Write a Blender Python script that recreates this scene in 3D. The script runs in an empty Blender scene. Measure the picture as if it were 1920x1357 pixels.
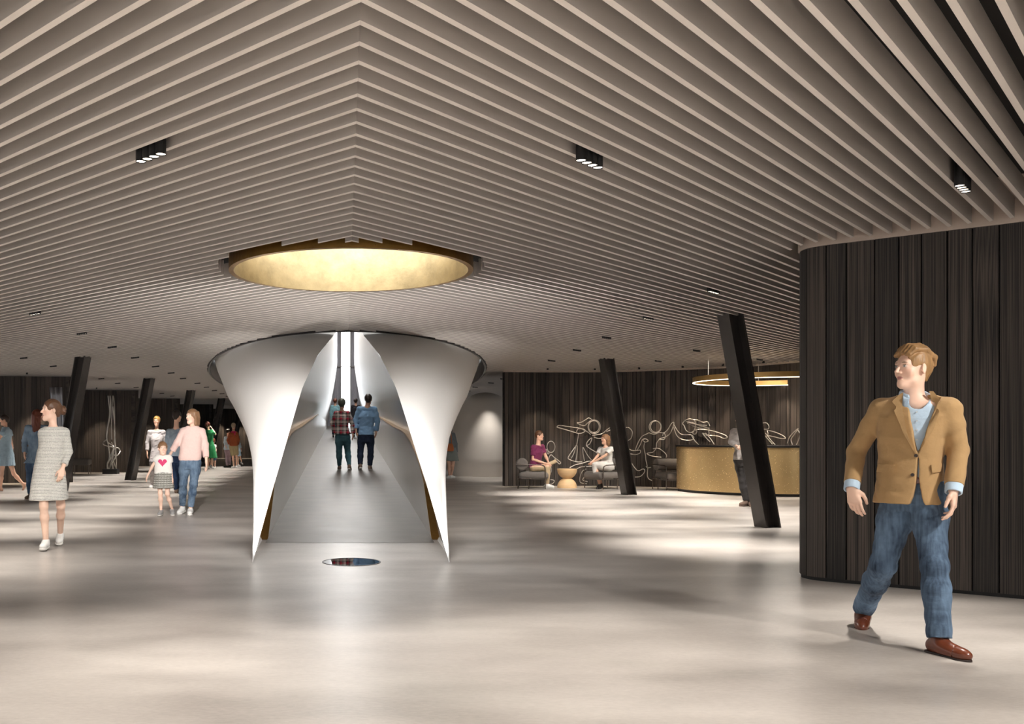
import bpy, bmesh, math, random
import numpy as np
from mathutils import Vector, Matrix
R = math.radians
C = bpy.context.scene.collection
SC = bpy.context.scene
random.seed(7)
# ---------------------------------------------------------------- camera
# frame 1920 x 1357, focal length 1710 px, optical axis at pixel (646, 819), eye height 1.278 m
F, CX, CY, EYE = 1710.0, 646.0, 819.0, 1.278
cam_d = bpy.data.cameras.new('camera')
cam = bpy.data.objects.new('camera', cam_d); C.objects.link(cam)
cam.location = (0, 0, EYE); cam.rotation_euler = (R(90), 0, 0)
cam_d.sensor_width = 36.0; cam_d.lens = 36.0*F/1920
cam_d.shift_x = (960-CX)/1920; cam_d.shift_y = (CY-678.5)/1920
cam_d.clip_start = 0.05; cam_d.clip_end = 400
SC.camera = cam
def at(px, py, Y):
    """pixel of the 1920 x 1357 frame -> point at depth Y"""
    return Vector(((px-CX)/F*Y, Y, EYE-(py-CY)/F*Y))
# ---------------------------------------------------------------- world, exposure
SC.view_settings.view_transform = 'Standard'; SC.view_settings.look = 'None'
SC.view_settings.gamma = 1.0; SC.view_settings.use_curve_mapping = False
SC.view_settings.exposure = 0.6
W = bpy.data.worlds.new('world'); SC.world = W; W.use_nodes = True
wn, wl = W.node_tree.nodes, W.node_tree.links
wn.clear()
w_out = wn.new('ShaderNodeOutputWorld'); w_bg = wn.new('ShaderNodeBackground')
w_tc = wn.new('ShaderNodeTexCoord'); w_sep = wn.new('ShaderNodeSeparateXYZ'); w_ramp = wn.new('ShaderNodeValToRGB')
wl.new(w_tc.outputs['Generated'], w_sep.inputs[0]); wl.new(w_sep.outputs['Y'], w_ramp.inputs[0])
w_ramp.color_ramp.elements[0].position = 0.80; w_ramp.color_ramp.elements[0].color = (0.7, 0.69, 0.68, 1)
w_ramp.color_ramp.elements[1].position = 0.97; w_ramp.color_ramp.elements[1].color = (5, 5.1, 5.2, 1)
wl.new(w_ramp.outputs[0], w_bg.inputs[0]); w_bg.inputs[1].default_value = 1.0
wl.new(w_bg.outputs[0], w_out.inputs[0])
# ---------------------------------------------------------------- large lights
def area_light(name, loc, size, size_y, power, col, rot=(0,0,0), shape='RECTANGLE'):
    d = bpy.data.lights.new(name, 'AREA'); d.shape = shape; d.size = size
    if shape in ('RECTANGLE', 'ELLIPSE'): d.size_y = size_y
    d.energy = power; d.color = col
    o = bpy.data.objects.new(name, d); C.objects.link(o); o.location = loc; o.rotation_euler = rot
    return o
AX = 0.065                                      # the hall's axis of symmetry (x)
area_light('oculus_daylight', (AX, 9.4, 3.62), 2.3, 2.3, 60, (0.93, 0.97, 1.0), shape='DISK')
area_light('tunnel_fill', (AX, 32, 7.9), 0.6, 34, 650, (1.0, 0.985, 0.96))  # strip light added below the closed roof to brighten the tunnel
def spot(name, loc, power, deg=70, blend=0.8, target=None, col=(1.0, 0.94, 0.87), rad=0.05, parent=None):
    d = bpy.data.lights.new(name, 'SPOT'); d.energy = power; d.color = col
    d.spot_size = R(deg); d.spot_blend = blend; d.shadow_soft_size = rad
    o = bpy.data.objects.new(name, d); C.objects.link(o); o.location = loc
    if target is not None:
        v = Vector(target)-Vector(loc); o.rotation_euler = v.to_track_quat('-Z', 'Y').to_euler()
    return o
# ---------------------------------------------------------------- helpers
def tag(o, label=None, cat=None, group=None, kind=None):
    if label: o['label'] = label
    if cat: o['category'] = cat
    if group: o['group'] = group
    if kind: o['kind'] = kind
    return o
def empty(name, loc=(0,0,0), rz=0.0, **k):
    o = bpy.data.objects.new(name, None); C.objects.link(o); o.location = loc; o.rotation_euler = (0,0,rz)
    o.empty_display_size = 0.1
    return tag(o, **k)
def put(name, me, mat=None, parent=None, smooth=False, **k):
    o = bpy.data.objects.new(name, me); C.objects.link(o)
    if mat is not None and not me.materials: me.materials.append(mat)
    if parent is not None: o.parent = parent
    if smooth and len(me.polygons): me.polygons.foreach_set('use_smooth', [True]*len(me.polygons))
    return tag(o, **k)
def mesh(name, V, Fc):
    me = bpy.data.meshes.new(name); me.from_pydata([tuple(v) for v in V], [], Fc); me.update()
    return me
class MB:
    """collects simple shapes into one mesh"""
    def __init__(s): s.V, s.F = [], []
    def quadstrip(s, rows, close_u=False, close_v=False):
        n0 = len(s.V); nu = len(rows); nv = len(rows[0])
        for r in rows: s.V += [tuple(p) for p in r]
        for i in range(nu if close_u else nu-1):
            for j in range(nv if close_v else nv-1):
                a = n0+i*nv+j; b = n0+i*nv+(j+1)%nv; i2 = (i+1)%nu
                s.F.append((a, b, n0+i2*nv+(j+1)%nv, n0+i2*nv+j))
        return s
    def prism(s, poly, z0, z1):
        n = len(poly); n0 = len(s.V)
        s.V += [(x, y, z0) for x, y in poly]+[(x, y, z1) for x, y in poly]
        s.F.append(tuple(n0+i for i in reversed(range(n)))); s.F.append(tuple(n0+n+i for i in range(n)))
        for i in range(n): s.F.append((n0+i, n0+(i+1)%n, n0+n+(i+1)%n, n0+n+i))
        return s
    def box(s, c, d, M=None):
        x, y, z = [v/2 for v in d]; n0 = len(s.V)
        pts = [Vector((i*x, j*y, k*z)) for k in (-1,1) for j in (-1,1) for i in (-1,1)]
        if M is not None: pts = [M @ p for p in pts]
        s.V += [tuple(Vector(c)+p) for p in pts]
        for f in ((0,2,3,1),(4,5,7,6),(0,1,5,4),(2,6,7,3),(0,4,6,2),(1,3,7,5)): s.F.append(tuple(n0+i for i in f))
        return s
    def tube(s, pts, r, n=10, closed=False, caps=True):
        pts = [Vector(p) for p in pts]; m = len(pts); n0 = len(s.V)
        rr = r if hasattr(r, '__len__') else [r]*m
        up = None
        for i in range(m):
            if closed: t = pts[(i+1)%m]-pts[i-1]
            else: t = pts[min(i+1, m-1)]-pts[max(i-1, 0)]
            t = t.normalized() if t.length > 1e-9 else Vector((0,0,1))
            if up is None:
                up = Vector((0,0,1)) if abs(t.z) < .9 else Vector((1,0,0))
            a = t.cross(up)
            a = a.normalized() if a.length > 1e-6 else t.orthogonal().normalized()
            b = a.cross(t).normalized(); up = b
            for k in range(n):
                th = 2*math.pi*k/n; s.V.append(tuple(pts[i]+(a*math.cos(th)+b*math.sin(th))*rr[i]))
        for i in range(m if closed else m-1):
            for k in range(n):
                i2 = (i+1) % m
                s.F.append((n0+i*n+k, n0+i*n+(k+1)%n, n0+i2*n+(k+1)%n, n0+i2*n+k))
        if not closed and caps:
            s.F.append(tuple(n0+k for k in reversed(range(n)))); s.F.append(tuple(n0+(m-1)*n+k for k in range(n)))
        return s
    def lathe(s, prof, c=(0,0,0), n=32, cap0=True, cap1=True):
        n0 = len(s.V)
        for r, z in prof:
            for k in range(n):
                th = 2*math.pi*k/n; s.V.append((c[0]+r*math.cos(th), c[1]+r*math.sin(th), c[2]+z))
        for i in range(len(prof)-1):
            for k in range(n):
                s.F.append((n0+i*n+k, n0+i*n+(k+1)%n, n0+(i+1)*n+(k+1)%n, n0+(i+1)*n+k))
        if cap0: s.F.append(tuple(n0+k for k in reversed(range(n))))
        if cap1: s.F.append(tuple(n0+(len(prof)-1)*n+k for k in range(n)))
        return s
    def build(s, name, mat, parent=None, smooth=False, bevel=0, **k):
        me = mesh(name, s.V, s.F)
        o = put(name, me, mat, parent, smooth, **k)
        if bevel:
            m = o.modifiers.new('bevel', 'BEVEL'); m.width = bevel; m.segments = 2; m.limit_method = 'ANGLE'; m.angle_limit = R(35)
            m.harden_normals = False
        return o
def spline(pts, n=8, closed=False):
    """Catmull-Rom through the points"""
    P = [Vector(p) for p in pts]; m = len(P); out = []
    for i in range(m if closed else m-1):
        if closed: p0, p1, p2, p3 = P[i-1], P[i], P[(i+1)%m], P[(i+2)%m]
        else: p0, p1, p2, p3 = P[max(i-1,0)], P[i], P[i+1], P[min(i+2,m-1)]
        for k in range(n):
            t = k/n
            out.append(0.5*((2*p1)+(p2-p0)*t+(2*p0-5*p1+4*p2-p3)*t*t+(3*p1-p0-3*p2+p3)*t**3))
    if not closed: out.append(P[-1])
    return out
def smooth_by_angle(o, deg=40):
    me = o.data; me.polygons.foreach_set('use_smooth', [True]*len(me.polygons))
    bm = bmesh.new(); bm.from_mesh(me)
    for e in bm.edges:
        if len(e.link_faces) == 2 and e.calc_face_angle(0) > R(deg): e.smooth = False
    bm.to_mesh(me); bm.free()
    return o
# ---------------------------------------------------------------- materials
def srgb(r, g, b):
    f = lambda c: (c/255/12.92) if c/255 <= .04045 else ((c/255+.055)/1.055)**2.4
    return (f(r), f(g), f(b), 1.0)
def new_mat(name):
    m = bpy.data.materials.new(name); m.use_nodes = True; n = m.node_tree.nodes; l = m.node_tree.links
    return m, n, l, n['Principled BSDF']
def mat(name, col, rough=.6, metal=0.0, var=.12, scale=8.0, bump=0.0, bscale=60.0, coords='Object', stretch=(1,1,1), spec=.5, attr=None, coat=0.0, sheen=0.0, bdist=.01):
    """principled surface with a noise-varied colour; attr multiplies a colour attribute in"""
    m, n, l, p = new_mat(name)
    p.inputs['Roughness'].default_value = rough; p.inputs['Metallic'].default_value = metal
    p.inputs['Specular IOR Level'].default_value = spec
    p.inputs['Coat Weight'].default_value = coat; p.inputs['Sheen Weight'].default_value = sheen
    tc = n.new('ShaderNodeTexCoord'); mp = n.new('ShaderNodeMapping'); mp.inputs['Scale'].default_value = stretch
    l.new(tc.outputs[coords], mp.inputs[0])
    nz = n.new('ShaderNodeTexNoise'); nz.inputs['Scale'].default_value = scale; nz.inputs['Detail'].default_value = 5
    l.new(mp.outputs[0], nz.inputs['Vector'])
    mx = n.new('ShaderNodeMix'); mx.data_type = 'RGBA'
    mx.inputs[6].default_value = tuple(c*(1-var) for c in col[:3])+(1,)
    mx.inputs[7].default_value = tuple(min(1, c*(1+var)) for c in col[:3])+(1,)
    l.new(nz.outputs['Fac'], mx.inputs[0])
    out = mx.outputs[2]
    if attr:
        a = n.new('ShaderNodeAttribute'); a.attribute_name = attr
        mm = n.new('ShaderNodeMix'); mm.data_type = 'RGBA'; mm.blend_type = 'MULTIPLY'; mm.inputs[0].default_value = 1
        l.new(out, mm.inputs[6]); l.new(a.outputs['Color'], mm.inputs[7]); out = mm.outputs[2]
    l.new(out, p.inputs['Base Color'])
    if bump:
        nb = n.new('ShaderNodeTexNoise'); nb.inputs['Scale'].default_value = bscale; nb.inputs['Detail'].default_value = 6
        l.new(mp.outputs[0], nb.inputs['Vector'])
        b = n.new('ShaderNodeBump'); b.inputs['Strength'].default_value = bump; b.inputs['Distance'].default_value = bdist
        l.new(nb.outputs['Fac'], b.inputs['Height']); l.new(b.outputs[0], p.inputs['Normal'])
    return m
def emit(name, col, strength):
    m, n, l, p = new_mat(name)
    p.inputs['Base Color'].default_value = col; p.inputs['Emission Color'].default_value = col
    p.inputs['Emission Strength'].default_value = strength
    return m
def concrete(name, c0, c1, rough, streak=(1,2.2,1), bump=.08):
    m, n, l, p = new_mat(name)
    tc = n.new('ShaderNodeTexCoord'); mp = n.new('ShaderNodeMapping'); mp.inputs['Scale'].default_value = streak
    l.new(tc.outputs['Object'], mp.inputs[0])
    a = n.new('ShaderNodeTexNoise'); a.inputs['Scale'].default_value = .6; a.inputs['Detail'].default_value = 7; a.inputs['Roughness'].default_value = .52
    b = n.new('ShaderNodeTexNoise'); b.inputs['Scale'].default_value = 22; b.inputs['Detail'].default_value = 6; b.inputs['Roughness'].default_value = .7
    l.new(mp.outputs[0], a.inputs['Vector']); l.new(mp.outputs[0], b.inputs['Vector'])
    ad = n.new('ShaderNodeMath'); ad.operation = 'MULTIPLY_ADD'; ad.inputs[1].default_value = .34
    l.new(b.outputs['Fac'], ad.inputs[0]); l.new(a.outputs['Fac'], ad.inputs[2])
    rp = n.new('ShaderNodeValToRGB'); rp.color_ramp.elements[0].position = .40; rp.color_ramp.elements[0].color = c0
    rp.color_ramp.elements[1].position = .92; rp.color_ramp.elements[1].color = c1
    l.new(ad.outputs[0], rp.inputs[0]); l.new(rp.outputs[0], p.inputs['Base Color'])
    rr = n.new('ShaderNodeMapRange'); rr.inputs[3].default_value = rough-.03; rr.inputs[4].default_value = rough+.09
    l.new(a.outputs['Fac'], rr.inputs[0]); l.new(rr.outputs[0], p.inputs['Roughness'])
    bp = n.new('ShaderNodeBump'); bp.inputs['Strength'].default_value = bump; bp.inputs['Distance'].default_value = .004
    l.new(b.outputs['Fac'], bp.inputs['Height']); l.new(bp.outputs[0], p.inputs['Normal'])
    return m
def charred_wood(name):
    m, n, l, p = new_mat(name)
    uv = n.new('ShaderNodeUVMap'); uv.uv_map = 'uv'
    at_ = n.new('ShaderNodeAttribute'); at_.attribute_name = 'tint'
    sp = n.new('ShaderNodeSeparateColor'); l.new(at_.outputs['Color'], sp.inputs[0])
    cb = n.new('ShaderNodeCombineXYZ'); l.new(sp.outputs[1], cb.inputs[2])
    sc = n.new('ShaderNodeVectorMath'); sc.operation = 'MULTIPLY_ADD'
    sc.inputs[1].default_value = (1, 1, 1); l.new(uv.outputs[0], sc.inputs[0])
    sh = n.new('ShaderNodeVectorMath'); sh.operation = 'SCALE'; sh.inputs['Scale'].default_value = 37
    l.new(cb.outputs[0], sh.inputs[0]); l.new(sh.outputs[0], sc.inputs[2])
    mp = n.new('ShaderNodeMapping'); mp.inputs['Scale'].default_value = (30, 1.1, 1); l.new(sc.outputs[0], mp.inputs[0])
    g = n.new('ShaderNodeTexNoise'); g.inputs['Scale'].default_value = 1.0; g.inputs['Detail'].default_value = 8; g.inputs['Roughness'].default_value = .65
    g.inputs['Distortion'].default_value = .8
    l.new(mp.outputs[0], g.inputs['Vector'])
    # cathedral grain around knots
    mp2 = n.new('ShaderNodeMapping'); mp2.inputs['Scale'].default_value = (7, .9, 1); l.new(sc.outputs[0], mp2.inputs[0])
    w = n.new('ShaderNodeTexWave'); w.wave_type = 'RINGS'; w.inputs['Scale'].default_value = 2.6; w.inputs['Distortion'].default_value = 7
    w.inputs['Detail'].default_value = 3; w.inputs['Detail Scale'].default_value = .8
    l.new(mp2.outputs[0], w.inputs['Vector'])
    mul = n.new('ShaderNodeMath'); mul.operation = 'MULTIPLY_ADD'; mul.inputs[1].default_value = .22
    l.new(w.outputs['Fac'], mul.inputs[0]); l.new(g.outputs['Fac'], mul.inputs[2])
    rp = n.new('ShaderNodeValToRGB'); e = rp.color_ramp.elements
    e[0].position = .49; e[0].color = srgb(15, 13, 12); e[1].position = .76; e[1].color = srgb(86, 76, 69)
    l.new(mul.outputs[0], rp.inputs[0])
    mm = n.new('ShaderNodeMix'); mm.data_type = 'RGBA'; mm.blend_type = 'MULTIPLY'; mm.inputs[0].default_value = 1
    gr = n.new('ShaderNodeMapRange'); gr.inputs[3].default_value = .55; gr.inputs[4].default_value = 1.25
    l.new(sp.outputs[0], gr.inputs[0])
    cc = n.new('ShaderNodeCombineColor')
    for i in range(3): l.new(gr.outputs[0], cc.inputs[i])
    l.new(rp.outputs[0], mm.inputs[6]); l.new(cc.outputs[0], mm.inputs[7]); l.new(mm.outputs[2], p.inputs['Base Color'])
    p.inputs['Roughness'].default_value = .62
    bp = n.new('ShaderNodeBump'); bp.inputs['Strength'].default_value = .5; bp.inputs['Distance'].default_value = .006
    l.new(mul.outputs[0], bp.inputs['Height']); l.new(bp.outputs[0], p.inputs['Normal'])
    return m
def brass(name, rough=.28, aniso=0.0, c=(164, 126, 68), var=.25):
    m, n, l, p = new_mat(name)
    tc = n.new('ShaderNodeTexCoord')
    a = n.new('ShaderNodeTexNoise'); a.inputs['Scale'].default_value = 3.5; a.inputs['Detail'].default_value = 8; a.inputs['Roughness'].default_value = .7
    b = n.new('ShaderNodeTexNoise'); b.inputs['Scale'].default_value = 40; b.inputs['Detail'].default_value = 4
    l.new(tc.outputs['Object'], a.inputs['Vector']); l.new(tc.outputs['Object'], b.inputs['Vector'])
    k = srgb(*c); rp = n.new('ShaderNodeValToRGB')
    rp.color_ramp.elements[0].position = .3; rp.color_ramp.elements[0].color = tuple(v*(1-var) for v in k[:3])+(1,)
    rp.color_ramp.elements[1].position = .7; rp.color_ramp.elements[1].color = tuple(min(1, v*(1+var)) for v in k[:3])+(1,)
    l.new(a.outputs['Fac'], rp.inputs[0]); l.new(rp.outputs[0], p.inputs['Base Color'])
    p.inputs['Metallic'].default_value = 1
    rr = n.new('ShaderNodeMapRange'); rr.inputs[3].default_value = rough-.06; rr.inputs[4].default_value = rough+.14
    l.new(b.outputs['Fac'], rr.inputs[0]); l.new(rr.outputs[0], p.inputs['Roughness'])
    bp = n.new('ShaderNodeBump'); bp.inputs['Strength'].default_value = .06; bp.inputs['Distance'].default_value = .01
    l.new(b.outputs['Fac'], bp.inputs['Height']); l.new(bp.outputs[0], p.inputs['Normal'])
    return m
M = {}
M['floor'] = concrete('polished_concrete', srgb(138, 131, 125), srgb(202, 195, 188), .31)
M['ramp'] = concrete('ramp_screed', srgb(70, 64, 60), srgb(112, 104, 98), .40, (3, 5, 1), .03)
M['slat'] = mat('painted_slat', srgb(180, 173, 167), .62, var=.03)
M['slat_lit_face'] = mat('lit_slat_underside', srgb(212, 204, 197), .55, var=.02)
M['backing'] = mat('black_soffit', srgb(24, 22, 21), .9, var=.1)
M['plaster'] = mat('soffit_plaster', srgb(176, 162, 151), .85, var=.05, bump=.15, bscale=90)
M['wood'] = charred_wood('charred_board')
M['shell'] = mat('white_shell_lacquer', srgb(247, 245, 242), .45, var=.015, scale=1.5)
M['shell_in'] = mat('satin_metal_lining', srgb(226, 221, 216), .26, metal=.35, var=.03, scale=2, stretch=(1,1,.2))
M['rim'] = mat('dark_steel_rim', srgb(66, 62, 60), .4, metal=.6)
M['fascia'] = mat('grey_fascia', srgb(128, 124, 121), .45, metal=.3)
M['brass'] = brass('aged_brass')
M['brass_bright'] = brass('polished_brass', .3, c=(206, 168, 104), var=.1)
M['brass_bright'].node_tree.nodes['Principled BSDF'].inputs['Metallic'].default_value = .6
M['black_steel'] = mat('black_lacquered_steel', srgb(68, 64, 62), .24, metal=.3, var=.2, scale=3)
M['fixture'] = mat('black_fixture', srgb(14, 13, 13), .5)
M['lamp_lens'] = emit('warm_lens', (1.0, .86, .72, 1), 5.0)
M['mirror'] = mat('mirror_glass', (.92, .94, .95, 1), .015, metal=1, var=.0)
M['chrome'] = mat('polished_wire', srgb(196, 184, 168), .2, metal=1, var=.06)
M['dome'] = mat('dome_plaster', srgb(228, 220, 211), .7, var=.02)
# ================================================================ the setting
ZC = 3.0                                        # underside of the slats
Z_BACK = 3.16
me = mesh('floor', [(-18,-5,0),(18,-5,0),(18,60,0),(-18,60,0)], [(0,1,2,3)])
put('floor', me, M['floor'], label='wide polished grey concrete floor with soft light pools', cat='floor', kind='structure')
def wood_wall(name, path, z0, z1, label, widths=(.13, .17, .10, .15), gap=.008, depth=.022, thick=.12, closed=False, seed=1, parent=None):
    """vertical charred boards of mixed widths along a plan path; the face is on the left-hand side of travel"""
    rnd = random.Random(seed)
    P = [Vector((x, y, 0)) for x, y in path]
    L = [0]
    for a, b in zip(P, P[1:]): L.append(L[-1]+(b-a).length)
    def pt(s):
        s = max(0, min(L[-1], s))
        for i in range(len(L)-1):
            if s <= L[i+1] or i == len(L)-2:
                t = (s-L[i])/max(1e-9, L[i+1]-L[i]); p = P[i].lerp(P[i+1], t); d = (P[i+1]-P[i]).normalized()
                return p, Vector((-d.y, d.x, 0))
    V, Fc, uvs, tint = [], [], [], []
    def col(s, off, u, t):
        p, nn = pt(s); q = p+nn*off
        V.append((q.x, q.y, z0)); V.append((q.x, q.y, z1)); return (len(V)-2, u, t)
    def face(a, b):
        Fc.append((a[0], b[0], b[0]+1, a[0]+1)); uvs.extend([(a[1], z0), (b[1], z0), (b[1], z1), (a[1], z1)]); tint.extend([b[2]]*4)
    s = 0.0; prev = None; u = rnd.random()*50
    while s < L[-1]-.02:
        w = rnd.choice(widths)*rnd.uniform(.9, 1.1); e = min(L[-1], s+w)
        t = (rnd.random(), rnd.random()); lift = rnd.choice((0, 0, .010)); du = rnd.random()*9
        ns = max(1, int((e-s)/.08))
        g0 = col(s, -depth, u+du, (0, t[1])); c = col(s+gap*.5, lift, u+du, t)
        if prev: face(prev, g0)
        face(g0, c)
        for i in range(1, ns+1):
            c2 = col(s+gap*.5+(e-s-gap)*i/ns, lift, u+du+(e-s)*i/ns, t); face(c, c2); c = c2
        prev = col(e, -depth, u+du+w, (0, t[1])); face(c, prev)
        s = e; u += w
    # back and top
    nV = len(V); 
    for k in range(len(P)):
        p, nn = pt(L[k]); q = p-nn*thick; V.append((q.x, q.y, z0)); V.append((q.x, q.y, z1))
    for k in range(len(P)-1):
        a = nV+2*k; Fc.append((a, a+1, a+3, a+2)); uvs.extend([(0,0)]*4); tint.extend([(.1, .1)]*4)
    for (a, b) in ((0, nV), (nV+2*(len(P)-1), prev[0])):
        Fc.append((a, a+1, b+1, b)); uvs.extend([(0,z0),(0,z1),(.1,z1),(.1,z0)]); tint.extend([(.2, .2)]*4)
    me = mesh(name, V, Fc)
    ul = me.uv_layers.new(name='uv'); ca = me.color_attributes.new('tint', 'FLOAT_COLOR', 'CORNER')
    ul.data.foreach_set('uv', [c for uv_ in uvs for c in uv_])
    ca.data.foreach_set('color', [c for t in tint for c in (t[0], t[1], 0, 1)])
    return put(name, me, M['wood'], parent, label=label, cat='wall', kind='structure')
def band(name, path, z0, z1, off, m, label=None, parent=None, thick=.03):
    P = [Vector((x, y, 0)) for x, y in path]; rows = []
    for i, p in enumerate(P):
        d = (P[min(i+1, len(P)-1)]-P[max(i-1, 0)]).normalized(); nn = Vector((-d.y, d.x, 0))
        a = p+nn*off; b = p+nn*(off-thick)
        rows.append([(a.x, a.y, z0), (a.x, a.y, z1), (b.x, b.y, z1), (b.x, b.y, z0)])
    o = MB().quadstrip(rows, close_v=True).build(name, m, parent, smooth=False)
    return tag(o, label=label, cat='trim' if label else None, kind='structure')
# near right block: a rounded corner at the left, then a face running towards the viewer
dirn = Vector((.78, -.626, 0)).normalized(); perp = Vector((.626, .78, 0))
corner = Vector((4.245, 8.07, 0)); rad = .25
ctr = corner+perp*rad
near_path = []
back0 = ctr-dirn*rad+perp*9
near_path.append((back0.x, back0.y))
near_path.append(tuple((ctr-dirn*rad+perp*.3)[:2]))
for i in range(0, 13):
    th = (math.pi/2)*i/12
    p = ctr-dirn*rad*math.cos(th)-perp*rad*math.sin(th); near_path.append((p.x, p.y))
for s_ in (.5, 1.2, 2.2, 3.2, 4.5, 7.0):
    p = corner+dirn*s_-perp*(.012*s_*s_*.3); near_path.append((p.x, p.y))
near_path = near_path[::-1]                                    # face must lie on the left-hand side of travel
wood_wall('wall_right', near_path, 0.03, 2.97, 'near wall of dark charred vertical boards with a rounded corner behind the person in the tan blazer', widths=(.17, .20, .16, .185), seed=3, gap=.012, depth=.03)
band('baseboard_right', near_path, 0.0, .035, -.012, M['fixture'], 'thin black recessed baseboard under the near charred wall')
band('trim_1', near_path, 2.972, Z_BACK+.02, .012, M['plaster'], 'pale plaster strip over the near charred wall where the slats end')
# back wall on the right: a long concave sweep
bp = spline([(4.14, 23.78, 0), (4.14, 23.72, 0), (5.4, 23.85, 0), (7.0, 23.75, 0), (8.1, 23.2, 0), (9.4, 22.3, 0), (10.35, 20.6, 0), (10.9, 18.5, 0), (11.2, 15, 0), (11.3, 10.5, 0)], 6)
back_path = [(4.62, 26.0), (4.36, 24.5), (4.21, 23.9)]+[(p.x, p.y) for p in bp][6:]
wood_wall('wall_back', back_path[::-1], 0.0, 2.965, 'curved wall of dark charred vertical boards behind the lounge seats and the brass counter', widths=(.10, .14, .18, .08, .12), seed=5, gap=.012, depth=.03)
band('trim_2', back_path[::-1], 2.967, 3.2, .02, M['plaster'], 'pale plaster strip above the curved charred wall')
# stepped walls on the left, each ending in a free right edge
for i, (x0, x1, y0, y1, w) in enumerate([(-14.5, -7.64, 25.3, 25.7, 'nearest, behind the person in the striped dress'), (-15, -7.5, 33.0, 33.2, 'second from the front, behind the tall wire sculpture'),
                                       (-15, -7.24, 39.8, 40.2, 'third from the front'), (-15, -6.78, 47.0, 47.3, 'fourth from the front'), (-15, -3.6, 54.8, 55.2, 'farthest, beyond the person in the rust jumper')]):
    path = []
    for k in range(13):
        t = k/12; path.append((x0+(x1-x0)*t, y0+(y1-y0)*t-.35*math.sin(math.pi*t)))
    path += [(x1*1.012, y1+.15), (x1*(y1+2.2)/y1*1.02-.02, y1+2.2)]
    wood_wall('wall_left' if i == 0 else 'wall_left.%03d' % i, path[::-1], 0, 2.97, 'wall panel of dark charred boards on the left, '+w, widths=(.12, .16, .2, .1), seed=11+i)
# closing wall far away behind the tunnel
wood_wall('wall_far', [(14, 58), (1.6, 58)], 0, 3.14, 'far wall of charred boards beyond the white dome', seed=21)
b = MB()
b.box((-9.7, 60, 1.57), (16.6, .15, 3.14)).box((9.8, 60, 1.57), (16.6, .15, 3.14)).box((-1.47, 56.1, 1.57), (.1, 7.9, 3.14)).box((1.6, 56.1, 1.57), (.1, 7.9, 3.14))
b.build('wall_end', M['backing'], label='dark closing wall at the far end of the hall', cat='wall', kind='structure')
MB().box((AX, 79.2, 1.75), (60, 38, .2)).box((AX, 56.3, 1.75), (2.8, 8, .2)).build('terrace', M['plaster'], label='pale terrace outside the window slot', cat='ground', kind='structure')
# ceiling: backing, slats in a chevron, openings for the brass ring and the white tunnel
RING_C, RING_R = Vector((AX, 9.4, 0)), 1.25
EL_C, EL_A, EL_B = 32.0, 4.07, 17.15
def in_block(x, y):
    d = Vector((x, y, 0))-corner
    u = d.dot(dirn); v = d.dot(perp)
    if u > 0: return v > -.07
    return u > -rad-.07 and v > (-.07 if u > 0 else rad-math.sqrt(max(0, (rad+.07)**2-(u)**2)) if abs(u) < rad+.07 else 0)
def open_at(x, y):
    if (x-AX)**2+(y-9.4)**2 < (RING_R+.10)**2: return False
    if ((x-AX)/(EL_A+.05))**2+((y-EL_C)/(EL_B+.05))**2 < 1: return False
    if abs(x-AX) < 1.4 and y > 40: return False
    if x > 3.5 and in_block(x, y): return False
    return True
NSEG = 64
def ring_pts(a, b, cy, n=NSEG): return [(AX+a*math.cos(2*math.pi*k/n), cy+b*math.sin(2*math.pi*k/n)) for k in range(n)]
bm = bmesh.new()
outer = [bm.verts.new((x, y, Z_BACK)) for x, y in ((-18,-5),(18,-5),(18,60),(1.55,60),(1.55,52.2),(-1.42,52.2),(-1.42,60),(-18,60))]
edges = [bm.edges.new((outer[i], outer[(i+1)%8])) for i in range(8)]
for a, b, cy in ((RING_R+.015, RING_R+.015, 9.4), (EL_A, EL_B, EL_C)):
    vs = [bm.verts.new((x, 52.1 if (a > 3 and abs(x-AX) < 1.3 and y > cy) else y, Z_BACK)) for x, y in ring_pts(a, b, cy, 120)]
    edges += [bm.edges.new((vs[i], vs[(i+1)%len(vs)])) for i in range(len(vs))]
bmesh.ops.triangle_fill(bm, use_beauty=True, use_dissolve=False, edges=edges)
me = bpy.data.meshes.new('ceiling'); bm.to_mesh(me); bm.free()
ceil = put('ceiling', me, M['backing'], label='ceiling of pale painted slats laid in a chevron under a black backing', cat='ceiling', kind='structure')
def slat_run(b, x0, x1, ya, slope, t=.0225, z0=ZC, z1=Z_BACK-.002):
    n0 = len(b.V)
    for x in (x0, x1):
        y = ya+abs(x-AX)*slope
        b.V += [(x, y-t, z0), (x, y+t, z0), (x, y+t, z1), (x, y-t, z1)]
    f = [(0,1,5,4),(1,2,6,5),(2,3,7,6),(3,0,4,7),(0,3,2,1),(4,5,6,7)]
    b.F += [tuple(n0+i for i in q) for q in f]
for side, slope, lim in ((-1, 1710/1797., 17), (1, 1710/1646., 13.5)):
    b = MB()
    for k in range(-75, 290):
        ya = 3.59+.2009*k
        x = 0.0; start = None; step = .03
        n = int(lim/step)
        for i in range(n+1):
            x = AX+side*(i*step+.0005); y = ya+abs(x-AX)*slope
            ok = open_at(x, y) and -5 < y < (52 if abs(x) < 1.6 else 59.5)
            if ok and start is None: start = x
            if start is not None and (not ok or i == n):
                if abs(x-start) > .05: slat_run(b, start, x, ya, slope)
                start = None
    o = b.build('slat_field', M['slat'], ceil)
    o.data.materials.append(M['slat_lit_face'])                 # bottom faces painted paler to imitate light from below
    o.data.polygons.foreach_set('material_index', [1 if k % 6 == 0 else 0 for k in range(len(o.data.polygons))])
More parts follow.
